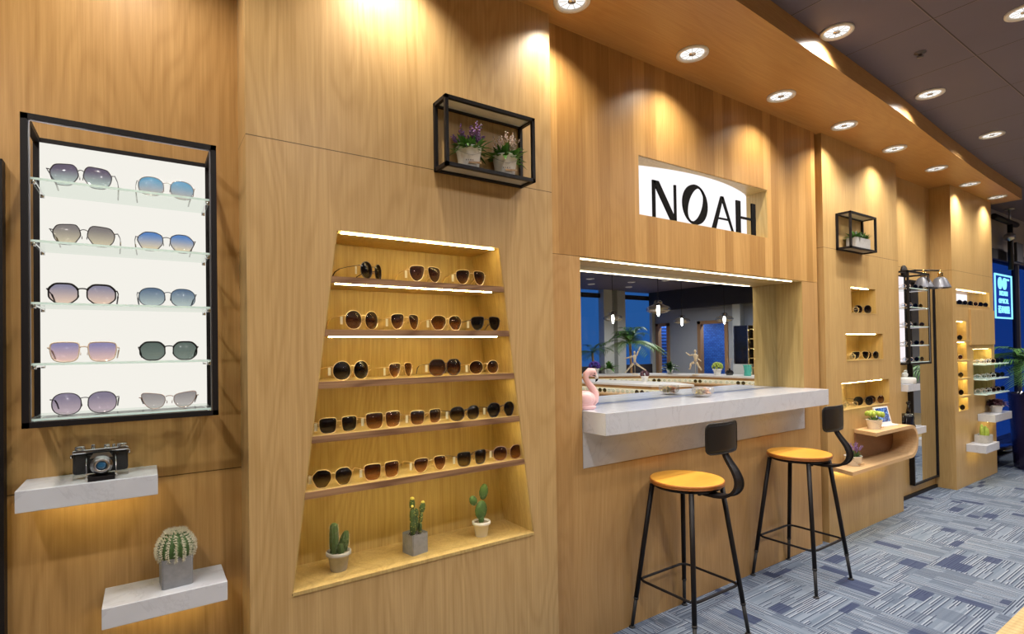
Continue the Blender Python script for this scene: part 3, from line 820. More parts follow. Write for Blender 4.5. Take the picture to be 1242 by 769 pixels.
# ------------------------------------------------------------------ sunglasses
M['l_brown'] = lensmat('lens_brown', (.035, .014, .012), (.30, .15, .07))
M['l_dark'] = lensmat('lens_dark', (.010, .007, .008), (.035, .028, .025))
M['l_olive'] = lensmat('lens_olive', (.016, .010, .014), (.17, .13, .05))
M['l_plum'] = lensmat('lens_plum', (.060, .025, .035), (.16, .08, .06))
M['l_amber'] = lensmat('lens_amber', (.10, .035, .016), (.42, .22, .09))
M['l_smoke'] = lensmat('lens_smoke', (.10, .075, .05), (.32, .12, .05))
M['l_violetgreen'] = lensmat('lens_violet_green', (.155, .13, .20), (.55, .68, .66))
M['l_bluegrey'] = lensmat('lens_blue_grey', (.16, .42, .68), (.56, .52, .48))
M['l_greyyellow'] = lensmat('lens_grey_yellow', (.26, .24, .25), (.72, .66, .50))
M['l_bluesand'] = lensmat('lens_blue_sand', (.13, .28, .66), (.86, .74, .50))
M['l_lilacpeach'] = lensmat('lens_lilac_peach', (.30, .29, .42), (.85, .66, .56))
M['l_steelgreen'] = lensmat('lens_steel_green', (.13, .20, .32), (.50, .60, .62))
M['l_lilacrose'] = lensmat('lens_lilac_rose', (.30, .28, .52), (.85, .60, .56))
M['l_greygreen'] = lensmat('lens_grey_green', (.12, .16, .15), (.20, .25, .23))
M['l_lilac'] = lensmat('lens_lilac', (.26, .23, .34), (.58, .48, .56))
M['l_greypink'] = lensmat('lens_grey_pink', (.30, .28, .30), (.56, .54, .54))
M['clearframe'] = plain('clear_peach_frame', (.80, .62, .50), .15, coat=.5)
M['silver'] = plain('silver_wire', (.55, .53, .52), .25, 1)
M['blueframe'] = plain('slate_frame', (.07, .09, .13), .3, .4)

def lens_outline(kind, w, h, side):
    # side = -1 / +1 : x grows outward times side
    if kind == 'round':   P = None; ex = 2.15
    elif kind == 'oval':  P = None; ex = 2.4
    if kind in ('round', 'oval'):
        return [(w/2*math.copysign(abs(math.cos(a))**(2/ex), math.cos(a)), h/2*math.copysign(abs(math.sin(a))**(2/ex), math.sin(a))) for a in [2*PI*k/28 for k in range(28)]]
    shapes = {'hex': [(-.46, .34), (-.20, .5), (.22, .5), (.46, .24), (.5, .02), (.26, -.5), (-.22, -.5), (-.5, -.06)],
              'wide_hex': [(-.42, .36), (-.30, .5), (.30, .46), (.46, .14), (.40, -.22), (.20, -.5), (-.24, -.5), (-.5, -.02)],
              'square': [(-.5, .42), (-.3, .5), (.36, .5), (.5, .34), (.44, -.3), (.24, -.5), (-.26, -.5), (-.44, -.32)],
              'aviator': [(-.5, .40), (-.28, .5), (.34, .47), (.5, .28), (.46, -.12), (.22, -.48), (-.08, -.5), (-.36, -.26)],
              'cat': [(-.42, .34), (0, .44), (.40, .5), (.5, .36), (.36, -.20), (.08, -.5), (-.30, -.42), (-.46, -.04)],
              'octagon': [(-.5, .24), (-.28, .5), (.28, .5), (.5, .24), (.5, -.22), (.24, -.5), (-.24, -.5), (-.5, -.22)]}
    P = [Vector((x*w*side, z*h)) for x, z in shapes[kind]]
    if side < 0: P = P[::-1]
    out = []; n = len(P); rr = .30 if kind in ('hex', 'wide_hex', 'octagon') else .45
    for i in range(n):
        a, p, c = P[i-1], P[i], P[(i+1) % n]; q0 = p+(a-p)*rr; q1 = p+(c-p)*rr
        for t in (0, .33, .67, 1):
            out.append(tuple(q0*(1-t)**2+p*2*t*(1-t)+q1*t*t))
    return out
def build_glasses(kind='round', lens='l_brown', frame='gold', W=.146, h=.050, lw=.058, rim=.0013, tagged=True, tips=None, fold=False, top=None, detail=True):
    r = bpy.data.objects.new('sunglasses', None); COL.objects.link(r)
    h *= 1.2; lw *= 1.07; cxs = W/2-.0035-lw/2; zc = h/2+rim
    fb = BM(); lens_out = []
    for s in (-1, 1):
        o = lens_outline(kind, lw, h, s)
        pts = [(s*cxs+x, .010*abs((s*cxs+x)/(W/2))**2, zc+z) for x, z in o]
        lens_out.append((s, pts)); tube(fb, pts, rim, 6, cyc=True)
        if top:
            tp = [p for p in pts if p[2] > zc+h*.18]; tp.sort(key=lambda p: p[0]); tube(fb, tp, rim*1.5, 6)
    gi = cxs-lw/2*.93; zb_ = zc+h*(.22 if kind != 'aviator' else .24)
    tube(fb, [(-gi, .001, zb_), (-gi*.5, -.0012, zb_+.0025), (0, -.002, zb_+.003), (gi*.5, -.0012, zb_+.0025), (gi, .001, zb_)], max(rim*.95, .0011), 6)
    for s in (-1, 1):
        tube(fb, [(s*gi*1.02, .001, zc), (s*(gi-.003), .006, zc-.001), (s*(gi-.003), .007, zc-.006)], .0005, 4)
        ball(fb, (s*(gi-.003), .007, zc-.006), (.0012, .0018, .0045), 1)
        xo = s*(cxs+lw/2*.90); tube(fb, [(xo, .008, zc+h*.20), (s*W/2, .009, zc+h*.22), (s*W/2, .016, zc+h*.22)], max(rim, .0014), 6)
    ob('frame', fb, frame, r)
    for s, pts in lens_out:
        b = BM(); n = len(pts); F_ = [b.verts.new(p) for p in pts]
        cxx = sum(p[0] for p in pts)/n; cy = sum(p[1] for p in pts)/n; cf = b.verts.new((cxx, cy-.0016, zc))
        for k in range(n): f = b.faces.new((F_[k], F_[(k+1) % n], cf)); f.smooth = True
        B_ = [b.verts.new((p[0], p[1]+.0014, p[2])) for p in pts]; cb = b.verts.new((cxx, cy-.0002, zc))
        for k in range(n):
            f = b.faces.new((B_[(k+1) % n], B_[k], cb)); f.smooth = True; b.faces.new((F_[k], B_[k], B_[(k+1) % n], F_[(k+1) % n]))
        ob('lens', b, lens, r)
    tm = tips or frame
    zt_ = zc+h*.22
    for s in (-1, 1):
        b = BM()
        tube(b, [(s*W/2, .016, zt_), (s*(W/2+.001), .060, zt_-.003), (s*(W/2-.001), .098, zt_-.008)], max(rim*.85, .0010), 6)
        T = ob('temple', b, frame, r)
        b = BM(); tube(b, [(s*(W/2-.001), .096, zt_-.0078), (s*(W/2-.003), .118, zt_-.018), (s*(W/2-.006), .136, .006 if not fold else zt_-.034)], [max(rim*1.2, .0016), .0022, .0018], 6)
        ob('temple_tip', b, tm, T)
        if tagged and s < 0:
            b = BM(); box(b, s*W/2-.005, s*W/2+.005, .026, .0268, zt_-.031, zt_-.003); tube(b, [(s*W/2, .0264, zt_-.004), (s*W/2, .0264, zt_+.001)], .0004, 4)
            ob('price_tag', b, 'paper', T)
    return r
GC = {}
def place_glasses(spec, loc, rz, label, group, scale=1.0):
    key = tuple(sorted(spec.items()))
    if key in GC: r = copy_tree(GC[key])
    else: r = build_glasses(**spec); GC[key] = r
    r.location = loc; r.rotation_euler = (0, 0, rz); r.scale = (scale,)*3
    return tag(r, label, 'sunglasses', group)
D2R = math.radians
# the ten pairs of the backlit case
LS = [1.891, 1.7265, 1.5625, 1.4015, 1.256]
left = [
 (dict(kind='wide_hex', lens='l_violetgreen', frame='gun', W=.152, h=.050, lw=.064, tagged=False, tips='silver'), -.147, 0, 'thin angular sunglasses with violet to green lenses, top left of the backlit case'),
 (dict(kind='oval', lens='l_bluegrey', frame='silver', W=.148, h=.046, lw=.058, tagged=False), .056, 0, 'silver round sunglasses with sky blue to grey lenses in the backlit case'),
 (dict(kind='wide_hex', lens='l_greyyellow', frame='gun', W=.152, h=.048, lw=.062, tagged=False, tips='silver'), -.141, 1, 'angular sunglasses with grey to pale yellow lenses in the backlit case'),
 (dict(kind='hex', lens='l_bluesand', frame='gun', W=.152, h=.046, lw=.060, tagged=False, tips='silver'), .054, 1, 'angular sunglasses with blue to sand coloured lenses in the backlit case'),
 (dict(kind='octagon', lens='l_lilacpeach', frame='black', W=.155, h=.046, lw=.060, rim=.0019, tagged=False, tips='gun', top=1), -.145, 2, 'black octagonal sunglasses with lilac to peach lenses in the backlit case'),
 (dict(kind='oval', lens='l_steelgreen', frame='blueframe', W=.150, h=.045, lw=.060, rim=.0013, tagged=False), .056, 2, 'slate oval sunglasses with steel blue lenses in the backlit case'),
 (dict(kind='square', lens='l_lilacrose', frame='clearframe', W=.156, h=.045, lw=.062, rim=.0019, tagged=False), -.143, 3, 'clear peach square sunglasses with lilac to rose lenses'),
 (dict(kind='octagon', lens='l_greygreen', frame='black', W=.152, h=.045, lw=.058, rim=.0017, tagged=False, top=1), .058, 3, 'black octagonal sunglasses with flat grey green lenses'),
 (dict(kind='oval', lens='l_lilac', frame='gun', W=.150, h=.050, lw=.060, rim=.0013, tagged=False), -.142, 4, 'dark rimmed oval sunglasses with lilac lenses, on the lowest glass shelf'),
 (dict(kind='cat', lens='l_greypink', frame='rose', W=.150, h=.042, lw=.060, rim=.0010, tagged=False, tips='gun'), .058, 4, 'fine winged sunglasses with grey pink lenses, on the lowest glass shelf')]
for i, (sp, x, k, lab) in enumerate(left):
    place_glasses(sp, (x, 1.918, LS[k]), D2R((-4, 3, -3, 2, 0, 1, 1, -1, 0, -2)[i]), lab, 'sunglasses in the backlit case')
# tapered niche: 3 + 4 + 4 + 5 + 5 pairs
A_ = dict
br = A_(kind='round', lens='l_plum', frame='gold', h=.054, lw=.058)
N1 = [[(A_(kind='round', lens='l_dark', frame='gun', h=.052, lw=.056, tips='black'), .706, 38, 'black round sunglasses turned sideways'), (A_(kind='aviator', lens='l_plum', frame='gold', h=.052, lw=.060), .907, 4, 'gold aviator sunglasses with plum lenses'), (A_(kind='aviator', lens='l_brown', frame='gold', h=.050, lw=.058), 1.111, 0, 'gold aviator sunglasses with brown lenses')],
 [(A_(kind='round', lens='l_plum', frame='gold', h=.056, lw=.058), .655, 16, 'large gold round sunglasses'), (A_(kind='aviator', lens='l_brown', frame='gold', h=.050, lw=.054, W=.142), .822, 16, 'gold rimmed sunglasses turned slightly left'), (A_(kind='hex', lens='l_smoke', frame='gold', h=.048, lw=.060), .997, 0, 'gold angular sunglasses with green to rust lenses'), (A_(kind='aviator', lens='l_dark', frame='gun', h=.048, lw=.056), 1.180, -2, 'dark aviator sunglasses')],
 [(A_(kind='round', lens='l_dark', frame='gold', h=.056, lw=.060), .612, 10, 'big dark round sunglasses with gold rims'), (A_(kind='aviator', lens='l_amber', frame='gold', h=.046, lw=.054, W=.140), .816, 26, 'small gold sunglasses turned left'), (A_(kind='octagon', lens='l_brown', frame='gun', h=.054, lw=.062), .988, 0, 'large angular sunglasses with dark rims'), (A_(kind='round', lens='l_brown', frame='gold', h=.046, lw=.056), 1.170, -2, 'small gold round sunglasses with brown lenses')],
 [(A_(kind='square', lens='l_dark', frame='gold', h=.046, lw=.058), .564, 4, 'gold squared sunglasses with near black lenses'), (A_(kind='square', lens='l_amber', frame='gold', h=.050, lw=.062), .730, 2, 'large gold square sunglasses with amber lenses'), (A_(kind='square', lens='l_brown', frame='gold', h=.046, lw=.056), .903, 5, 'gold soft square sunglasses with brown lenses'), (A_(kind='oval', lens='l_olive', frame='gun', h=.047, lw=.058), 1.076, 3, 'oval sunglasses with dark bridge and olive lenses'), (A_(kind='hex', lens='l_dark', frame='gun', h=.050, lw=.056), 1.252, 2, 'dark angular sunglasses')],
 [(A_(kind='hex', lens='l_olive', frame='gold', h=.052, lw=.060), .541, -2, 'gold hexagonal sunglasses with dark olive lenses'), (A_(kind='square', lens='l_amber', frame='gold', h=.050, lw=.060, rim=.0015), .722, 2, 'gold square sunglasses with amber brown lenses'), (A_(kind='aviator', lens='l_amber', frame='gold', h=.048, lw=.056), .918, 0, 'gold aviator sunglasses with amber lenses'), (A_(kind='square', lens='l_olive', frame='gun', h=.048, lw=.056), 1.106, 2, 'dark green tinted squared sunglasses'), (A_(kind='oval', lens='l_amber', frame='rose', h=.050, lw=.058), 1.282, -4, 'rose rimmed rounded sunglasses')]]
for k, row in enumerate(N1):
    for j, (sp, x, a, lab) in enumerate(row):
        y = YB_+(.018 if k < 3 else .020)+ (.03 if a > 20 else 0)
        place_glasses(sp, (x, y, BS[k]+.0002), D2R(a), '%s, %s from the left on board %s' % (lab, ORD[j], ORD[k]), 'sunglasses on the niche boards')
# pale section niches
cgl = A_(kind='round', lens='acrylic', frame='gold', h=.042, lw=.050, W=.135, tagged=True)
c_dark = A_(kind='round', lens='l_dark', frame='gun', h=.052, lw=.058, tagged=False)
c_amb = A_(kind='round', lens='l_amber', frame='gun', h=.050, lw=.058, tagged=False)
c_dk2 = A_(kind='aviator', lens='l_dark', frame='gold', h=.050, lw=.060, tagged=False)
for sp, x, z, a, sc, lab in [
  (cgl, 4.545, 1.659, -35, .9, 'clear gold rimmed glasses in the top small niche'), (c_dark, 4.735, 1.659, -32, 1.05, 'dark round sunglasses in the top small niche'),
  (cgl, 4.46, 1.295, -35, .95, 'clear gold rimmed glasses in the middle small niche'), (c_dk2, 4.68, 1.295, -32, 1.05, 'black aviator sunglasses in the middle small niche'), (c_dark, 4.875, 1.295, -25, .95, 'dark round sunglasses at the far end of the middle small niche'),
  (cgl, 4.335, .929, -30, .9, 'clear gold rimmed glasses nearest in the bottom small niche'), (cgl, 4.50, .929, -30, .9, 'second clear glasses in the bottom small niche'), (c_dark, 4.715, .929, -35, 1.1, 'large black round sunglasses in the bottom small niche'), (c_amb, 4.935, .929, -30, 1.05, 'amber round sunglasses in the bottom small niche')]:
    place_glasses(sp, (x, 1.975, z), D2R(a), lab, 'eyewear in the small niches', sc)

# small, distant pairs: one mesh each
def small_glasses():
    b = BM()
    for s in (-1, 1):
        o = [(s*.034+.026*math.cos(2*PI*k/12), .0, .024+.022*math.sin(2*PI*k/12)) for k in range(12)]
        tube(b, o, .0022, 4, cyc=True)
        lathe(b, [(.0255, -.0006), (.0255, .0006)], (s*.034, 0, .024), 12, mi=1, axis='y')
        tube(b, [(s*.062, 0, .032), (s*.068, .006, .032), (s*.066, .10, .026), (s*.062, .128, .004)], .0019, 4)
    tube(b, [(-.010, 0, .03), (.010, 0, .03)], .002, 4)
    return b
SM = {}
def small(kind, loc, rz, label, group, sc=1):
    mats = {'dark': ('black', 'l_dark'), 'brown': ('gold', 'l_brown'), 'clear': ('clearframe', 'acrylic'), 'white': ('white', 'acrylic'), 'red': ('rose', 'l_plum'), 'gun': ('gun', 'l_olive')}[kind]
    if kind in SM:
        o = SM[kind].copy(); COL.objects.link(o)
    else:
        o = ob('sunglasses', small_glasses(), mats); SM[kind] = o
    o.location = loc; o.rotation_euler = (0, 0, rz); o.scale = (sc,)*3
    return tag(o, label, 'sunglasses', group)
for k, z in enumerate([1.891, 1.7265, 1.5625, 1.4015, 1.257]):
    for j, (x, kd) in enumerate(((5.43, 'clear'), (5.555, 'dark'), (5.68, 'gun'))):
        small(kd, (x, 1.925, z), D2R((-20, -35, -28)[(j+k) % 3]), '%s glasses on the %s glass shelf from the top of the tower' % (('clear framed', 'black framed', 'gunmetal')[j], ORD[k]), 'eyewear in the glass tower', .8)
# end column: top niche, tall niche, glass shelves
for j in range(6):
    small(('dark', 'gun', 'dark', 'brown', 'dark', 'dark')[j], (6.66+.155*j, 1.94, DT[2]+.006), D2R(-35), 'dark glasses in the wide top niche, %s from its lit end' % ORD[j], 'eyewear in the wide top niche', 1.0)
b = BM(); box(b, DT[0]+.004, DT[1]-.004, 2.094, 2.099, DT[2]+.006, DT[3]-.004); tag(ob('lit_backdrop', b, 'signbox'), 'small white lit panel at the back of the wide top niche', 'light panel')
for k, z in enumerate([1.438, 1.245, 1.070, .897]):
    r = thing('niche_board', 'short oak board, %s from the top in the tall narrow niche' % ORD[k], 'shelf', ((DV[0]+DV[1])/2, YD, z), group='boards of the tall narrow niche')
    b = BM(); w_ = (DV[1]-DV[0])/2-.004; box(b, -w_, w_, -.03, .148, -.02, 0, .002); ob('board', b, 'oakNiche', r)
    b = BM(); box(b, -w_+.01, w_-.01, .02, .03, -.0225, -.0202); ob('light_strip', b, 'led', r)
    small(('dark', 'brown', 'gun', 'dark')[k], (6.615, YD+.03, z), D2R(-25), 'dark sunglasses on the %s board of the tall narrow niche' % ORD[k], 'eyewear in the tall narrow niche', 1.1)
small('dark', (6.64, YD+.03, DV[2]+.006), D2R(-25), 'dark sunglasses on the floor of the tall narrow niche', 'eyewear in the tall narrow niche', 1.1)
for k, z in enumerate([1.192, 1.040, .890]):
    b = BM(); box(b, 6.962, 7.70, 1.80, 2.045 if False else 1.899, z-.010, z); box(b, 6.964, 7.541, 1.899, 2.045, z-.010, z)
    tag(ob('glass_shelf', b, 'glassedge'), 'pale glass shelf, %s of three on the end column' % ('top', 'middle', 'bottom')[k], 'shelf', 'glass shelves of the end column')
    for j in range(5):
        small((('clear', 'white', 'brown', 'dark', 'dark'), ('white', 'clear', 'white', 'dark', 'dark'), ('clear', 'white', 'red', 'red', 'dark'))[k][j], (7.03+.145*j, 1.86, z+.0003), D2R(-30),
              'glasses on the %s glass shelf of the end column, %s in its row' % (('top', 'middle', 'bottom')[k], ORD[j]), 'eyewear on the end column shelves', 1.05)
b = BM()
r = thing('wall_cabinet', 'flush pale wood cabinet with two doors on the end column', 'cabinet', (7.18, YD, 1.385))
box(b, -.33, .41, -.004, -.0005, 0, .37); ob('carcass', b, 'oakC', r)
for i, (a, c) in enumerate(((-.325, .058), (.063, .405))):
    b = BM(); box(b, a, c, -.020, -.0045, .004, .366, .0015); ob('door', b, 'oakC', r)

# ------------------------------------------------------------------ pots and plants
def round_pot(r, R, H, mat='ceramic', rimh=.22, soil='soil'):
    b = BM(); t = R*.12; zr = H*(1-rimh)
    lathe(b, [(0, 0), (R*.62, 0), (R*.66, H*.03), (R*.84, zr), (R*1.0, zr+.002), (R*1.02, zr+H*.04), (R*1.02, H-.002), (R*.97, H), (R*.90, H), (R*.86, H*.86), (0, H*.86)], n=36)
    p = ob('pot', b, mat, r); b = BM(); lathe(b, [(R*.86, H*.87), (R*.80, H*.90), (0, H*.91)], n=24)
    for k in range(26): a = random.uniform(0, 2*PI); q = random.uniform(0, R*.72); ball(b, (q*math.cos(a), q*math.sin(a), H*.91), R*.06, 1)
    ob('soil', b, soil, r); return p
def square_pot(r, W, H, mat='stone', D=None):
    D = D or W; b = BM(); w, d = W/2, D/2; t = .006; c = .004
    b2 = bmesh.new(); box(b2, -w, w, -d, d, 0, H)
    bmesh.ops.bevel(b2, geom=[e for e in b2.edges if abs(e.verts[0].co.z-e.verts[1].co.z) > H*.5], offset=c, segments=3, affect='EDGES')
    topf = max(b2.faces, key=lambda f: f.calc_center_median().z)
    q = bmesh.ops.inset_region(b2, faces=[topf], thickness=t)
    bmesh.ops.translate(b2, verts=topf.verts[:], vec=(0, 0, -H*.12)); join(b, b2)
    p = ob('pot', b, mat, r); b = BM()
    for k in range(40): ball(b, (random.uniform(-w+t*1.6, w-t*1.6), random.uniform(-d+t*1.6, d-t*1.6), H*.885), W*.035, 1)
    ob('soil', b, 'soil', r); return p
def ribbed(bm, c, R, H, ribs=11, n=6, tilt=(0, 0), depth=.16, mi=0, prof=None):
    NS = ribs*n; rings = []; L = 14
    for i in range(L+1):
        t = i/L
        pr = (math.sin(PI*(.06+.94*t))**.5 if prof is None else prof(t))
        ring = []
        for k in range(NS):
            a = 2*PI*k/NS; rr = R*pr*(1-depth*(.5-.5*math.cos(ribs*a)))
            ring.append(bm.verts.new((c[0]+rr*math.cos(a)+tilt[0]*t*t, c[1]+rr*math.sin(a)+tilt[1]*t*t, c[2]+H*t)))
        rings.append(ring)
    for i in range(L):
        for k in range(NS):
            f = bm.faces.new((rings[i][k], rings[i][(k+1) % NS], rings[i+1][(k+1) % NS], rings[i+1][k])); f.smooth = True; f.material_index = mi
    f = bm.faces.new(rings[-1]); f.material_index = mi
def spikes(bm, p, nrm, n, L, w=.0004):
    nrm = Vector(nrm).normalized()
    for k in range(n):
        d = (nrm+Vector((random.uniform(-.8, .8), random.uniform(-.8, .8), random.uniform(-.8, .8)))).normalized()
        s = d.orthogonal().normalized()*w; p = Vector(p)
        bm.faces.new([bm.verts.new(q) for q in (p-s, p+s, p+d*L)])
# barrel cactus in a cement cube
r = thing('potted_cactus', 'round spiny barrel cactus in a grey cement cube pot', 'cactus', (.0735, 1.985, .710), D2R(4))
square_pot(r, .082, .088, 'stone')
b = BM(); R, H = .050, .098
ribbed(b, (0, 0, .066), R, H, 15, 4, depth=.20, prof=lambda t: max(.05, math.sin(PI*(.16+.82*t))**.55)); body = ob('cactus_body', b, 'cactus', r)
b = BM()
for k in range(15):
    a = 2*PI*k/15
    for i in range(2, 14):
        t = i/14; pr = max(.05, math.sin(PI*(.16+.82*t))**.55); rr = R*pr; nn = Vector((math.cos(a), math.sin(a), (t-.45)*1.8))
        p = Vector((rr*math.cos(a), rr*math.sin(a), .066+H*t)); spikes(b, p, nn, 14, .011, .0011); ball(b, p, .0030, 1)
for k in range(420):
    a = random.uniform(0, 2*PI); q = random.uniform(0, .030); spikes(b, (q*math.cos(a), q*math.sin(a), .066+H*.97), (math.cos(a)*.5, math.sin(a)*.5, 1), 2, .009, .0008)
ob('spines', b, 'spine', body)
# column cactus in round pot
r = thing('potted_cactus', 'two armed columnar cactus in a small round white pot', 'cactus', (.580, 2.005, .621))
round_pot(r, .044, .070, 'stonel', soil='pebble')
b = BM(); ribbed(b, (-.016, 0, .060), .0165, .112, 8, 4, depth=.22, prof=lambda t: .85+.2*math.sin(PI*t) if t < .93 else .5)
ribbed(b, (.018, .004, .060), .0185, .074, 8, 4, depth=.22, tilt=(.012, 0), prof=lambda t: max(.35, math.sin(PI*(.18+.74*t))**.6))
ribbed(b, (.004, -.014, .060), .0125, .036, 7, 4, depth=.2, prof=lambda t: max(.3, math.sin(PI*(.3+.6*t))**.5)); body = ob('cactus_body', b, 'cactusd', r)
b = BM()
for k in range(260):
    a = random.uniform(0, 2*PI); z = random.uniform(.065, .170); spikes(b, (-.016+.0165*math.cos(a), .0165*math.sin(a), z), (math.cos(a), math.sin(a), .2), 2, .0035, .0003)
    z = random.uniform(.068, .128); spikes(b, (.022+.018*math.cos(a), .004+.018*math.sin(a), z), (math.cos(a), math.sin(a), .2), 2, .0035, .0003)
ob('spines', b, 'spine', body)
# spotted cactus in square pot
r = thing('potted_cactus', 'tall cactus with yellow buds in a square grey pot', 'cactus', (.880, 2.000, .621), D2R(12))
square_pot(r, .074, .078, 'stone')
b = BM()
def pads(bm, L):
    for p, rr, rot in L: ball(bm, p, rr, 2, rot=Matrix.Rotation(rot, 3, 'Y'))
st_ = [((-.010, 0, .100), (.013, .013, .036), 0), ((-.011, 0, .145), (.0125, .012, .034), .04), ((-.012, 0, .190), (.012, .011, .026), .0),
       ((.008, .006, .110), (.013, .012, .034), .05), ((.010, .006, .148), (.011, .011, .022), .05), ((.022, -.004, .092), (.008, .008, .024), .1), ((.027, -.004, .130), (.0085, .008, .024), .12), ((.034, -.004, .168), (.014, .009, .024), .2)]
pads(b, st_); body = ob('cactus_body', b, 'cactusd', r)
b = BM()
for p, rr, rot in st_:
    for k in range(26):
        a = random.uniform(0, 2*PI); z = random.uniform(-.85, .95); q = math.sqrt(1-z*z)
        d = Matrix.Rotation(rot, 3, 'Y') @ Vector((q*math.cos(a)*rr[0], q*math.sin(a)*rr[1], z*rr[2])); ball(b, Vector(p)+d, .0014, 1)
ball(b, (-.012, 0, .213), (.009, .009, .007), 2); ball(b, (-.018, -.009, .185), .0055, 2); ball(b, (.036, -.005, .190), (.008, .007, .005), 2)
ob('buds', b, 'yellowbud', body)
# prickly pear
r = thing('potted_cactus', 'prickly pear cactus with three pads in a round white pot', 'cactus', (1.186, 2.000, .621))
round_pot(r, .039, .064, 'ceramic', soil='pebble')
b = BM(); PP = [((0, 0, .110), (.030, .013, .042), .06), ((.014, 0, .186), (.022, .011, .035), .14), ((-.038, 0, .156), (.018, .010, .024), -.55), ((0, 0, .070), (.013, .010, .022), 0)]
pads(b, PP); body = ob('cactus_body', b, 'cactus', r)
b = BM()
for p, rr, rot in PP:
    for k in range(34):
        a = random.uniform(0, 2*PI); z = random.uniform(-.9, .95); q = math.sqrt(1-z*z)
        d = Matrix.Rotation(rot, 3, 'Y') @ Vector((q*math.cos(a)*rr[0], q*math.sin(a)*rr[1], z*rr[2])); spikes(b, Vector(p)+d, d, 3, .003, .0003)
ob('spines', b, 'spine', body)
# flower buckets
def bucket(r, R, H, words=True):
    b = BM(); n = 36
    lathe(b, [(0, 0), (R*.72, 0), (R*.74, .002), (R*.98, H*.97), (R*1.02, H), (R*.94, H), (R*.90, H*.86), (0, H*.86)], n=n)
    p = ob('bucket', b, 'ceramic', r)
    b = BM(); tube(b, [(R*math.cos(a), R*math.sin(a)-.001, H*.86-R*.55*math.sin(-a)**2 if a < 0 else H*.86) for a in [-PI*k/16 for k in range(17)]], .0009, 5)
    ob('handle', b, 'steel', p)
    b = BM()
    rows = [(.52, [(-.20, .10, .012), (-.05, .09, .012), (.09, .11, .012)]), (.30, [(-.42, .07, .13), (-.22, .06, .13), (-.04, .10, .09), (.17, .08, .07)])]
    for zf, its in rows:
        for xf, wf, hf in its:
            rr = R*(.74+.24*zf)+.0006; a0 = -PI/2+xf; a1 = a0+wf; z0, z1 = H*zf, H*(zf+hf)
            vs = [b.verts.new((rr*math.cos(a), rr*math.sin(a), z)) for a, z in ((a0, z0), (a1, z0), (a1, z1), (a0, z1))]; b.faces.new(vs)
    ob('printed_lettering', b, 'inkp', p)
    b = BM(); box(b, -.008, R*.80, -R*.80-.004, -R*.80, H*.17, H*.25); ob('name_tag', b, 'woodsm', p)
    return p
def foliage(r, z0, n, L, w, spread, mat='leaf', bend=.4, seed=1):
    random.seed(seed); b = BM()
    for k in range(n):
        a = random.uniform(0, 2*PI); e = random.uniform(.25, 1.4); q = random.uniform(0, spread*.5)
        blade(b, (q*math.cos(a), q*math.sin(a), z0), (math.cos(a)*math.cos(e), math.sin(a)*math.cos(e), math.sin(e)), L*random.uniform(.6, 1.1), w*random.uniform(.7, 1.2), bend*random.uniform(.3, 1.2), seg=4)
    return ob('foliage', b, mat, r, norm=False)
def sprigs(r, z0, n, H, spread, mat='lav', name='flowers', bloom=.0035, seed=2, per=7, sub=1):
    random.seed(seed); b = BM(); s = BM()
    for k in range(n):
        a = random.uniform(0, 2*PI); q = spread*math.sqrt(random.uniform(.02, 1)); h = H*random.uniform(.65, 1.05)
        p0 = Vector((q*.3*math.cos(a), q*.3*math.sin(a), z0)); p1 = Vector((q*math.cos(a), q*math.sin(a), z0+h)); 
        tube(s, [p0, p0.lerp(p1, .5)+Vector((0, 0, h*.08)), p1], .0006, 4)
        for j in range(per):
            t = .62+.4*j/per; c = p0.lerp(p1, t); ball(b, c+Vector((random.uniform(-1, 1), random.uniform(-1, 1), 0))*bloom, bloom*random.uniform(.7, 1.15)*(1.2-.5*j/per), sub)
    ob('stems', s, 'leafd', r); return ob(name, b, mat, r)
r = thing('potted_flowers', 'purple lavender in a white bucket on the black frame shelf', 'flower pot', (1.066, 1.853, 2.1315), D2R(-20), 'white flower buckets on the frame shelf')
bucket(r, .052, .085); foliage(r, .068, 110, .095, .015, .07, 'leaf', .6, 3); sprigs(r, .075, 34, .095, .078, 'lav', 'flowers', .0050, 4)
r = thing('potted_flowers', 'white sprigs with green leaves in a white bucket on the black frame shelf', 'flower pot', (1.238, 1.853, 2.1315), D2R(-20), 'white flower buckets on the frame shelf')
bucket(r, .052, .085); foliage(r, .068, 120, .090, .018, .07, 'leaf', .6, 5); sprigs(r, .075, 30, .095, .075, 'wflower', 'flowers', .0038, 6, 6)
r = thing('potted_succulent', 'grey trough of green succulents on the small black frame shelf', 'succulent', (4.440, 1.875, 2.1275), 0)
square_pot(r, .235, .080, 'stonel', .07)
random.seed(8); b = BM()
for cx_ in (-.095, -.035, .03, .085):
    for k in range(38):
        a = random.uniform(0, 2*PI); e = random.uniform(.15, 1.4); blade(b, (cx_, 0, .07), (math.cos(a)*math.cos(e), math.sin(a)*math.cos(e), math.sin(e)), random.uniform(.045, .085), .024, .15, seg=3)
ob('foliage', b, 'leaf', r, norm=False); b = BM()
for k in range(24): ball(b, (random.uniform(-.1, .1), random.uniform(-.03, .03), random.uniform(.085, .125)), .006, 1)
ob('buds', b, 'stonel', r)
r = thing('potted_flowers', 'yellow green buds in a round white pot on the curved shelf', 'flower pot', (4.575, 1.850, .772), 0)
bucket(r, .055, .070, False); foliage(r, .055, 40, .06, .014, .06, 'leaf', .3, 12)
random.seed(13); b = BM()
for k in range(26):
    a = random.uniform(0, 2*PI); q = .062*math.sqrt(random.uniform(0, 1)); ball(b, (q*math.cos(a), q*math.sin(a), .100+.028*(1-q/.07)+random.uniform(-.006, .006)), (.013, .013, .019), 2)
ob('flowers', b, 'leafy', r)
r = thing('potted_flowers', 'purple lavender in a white pot on the lower tier of the curved shelf', 'flower pot', (4.235, 1.855, .541), D2R(-20))
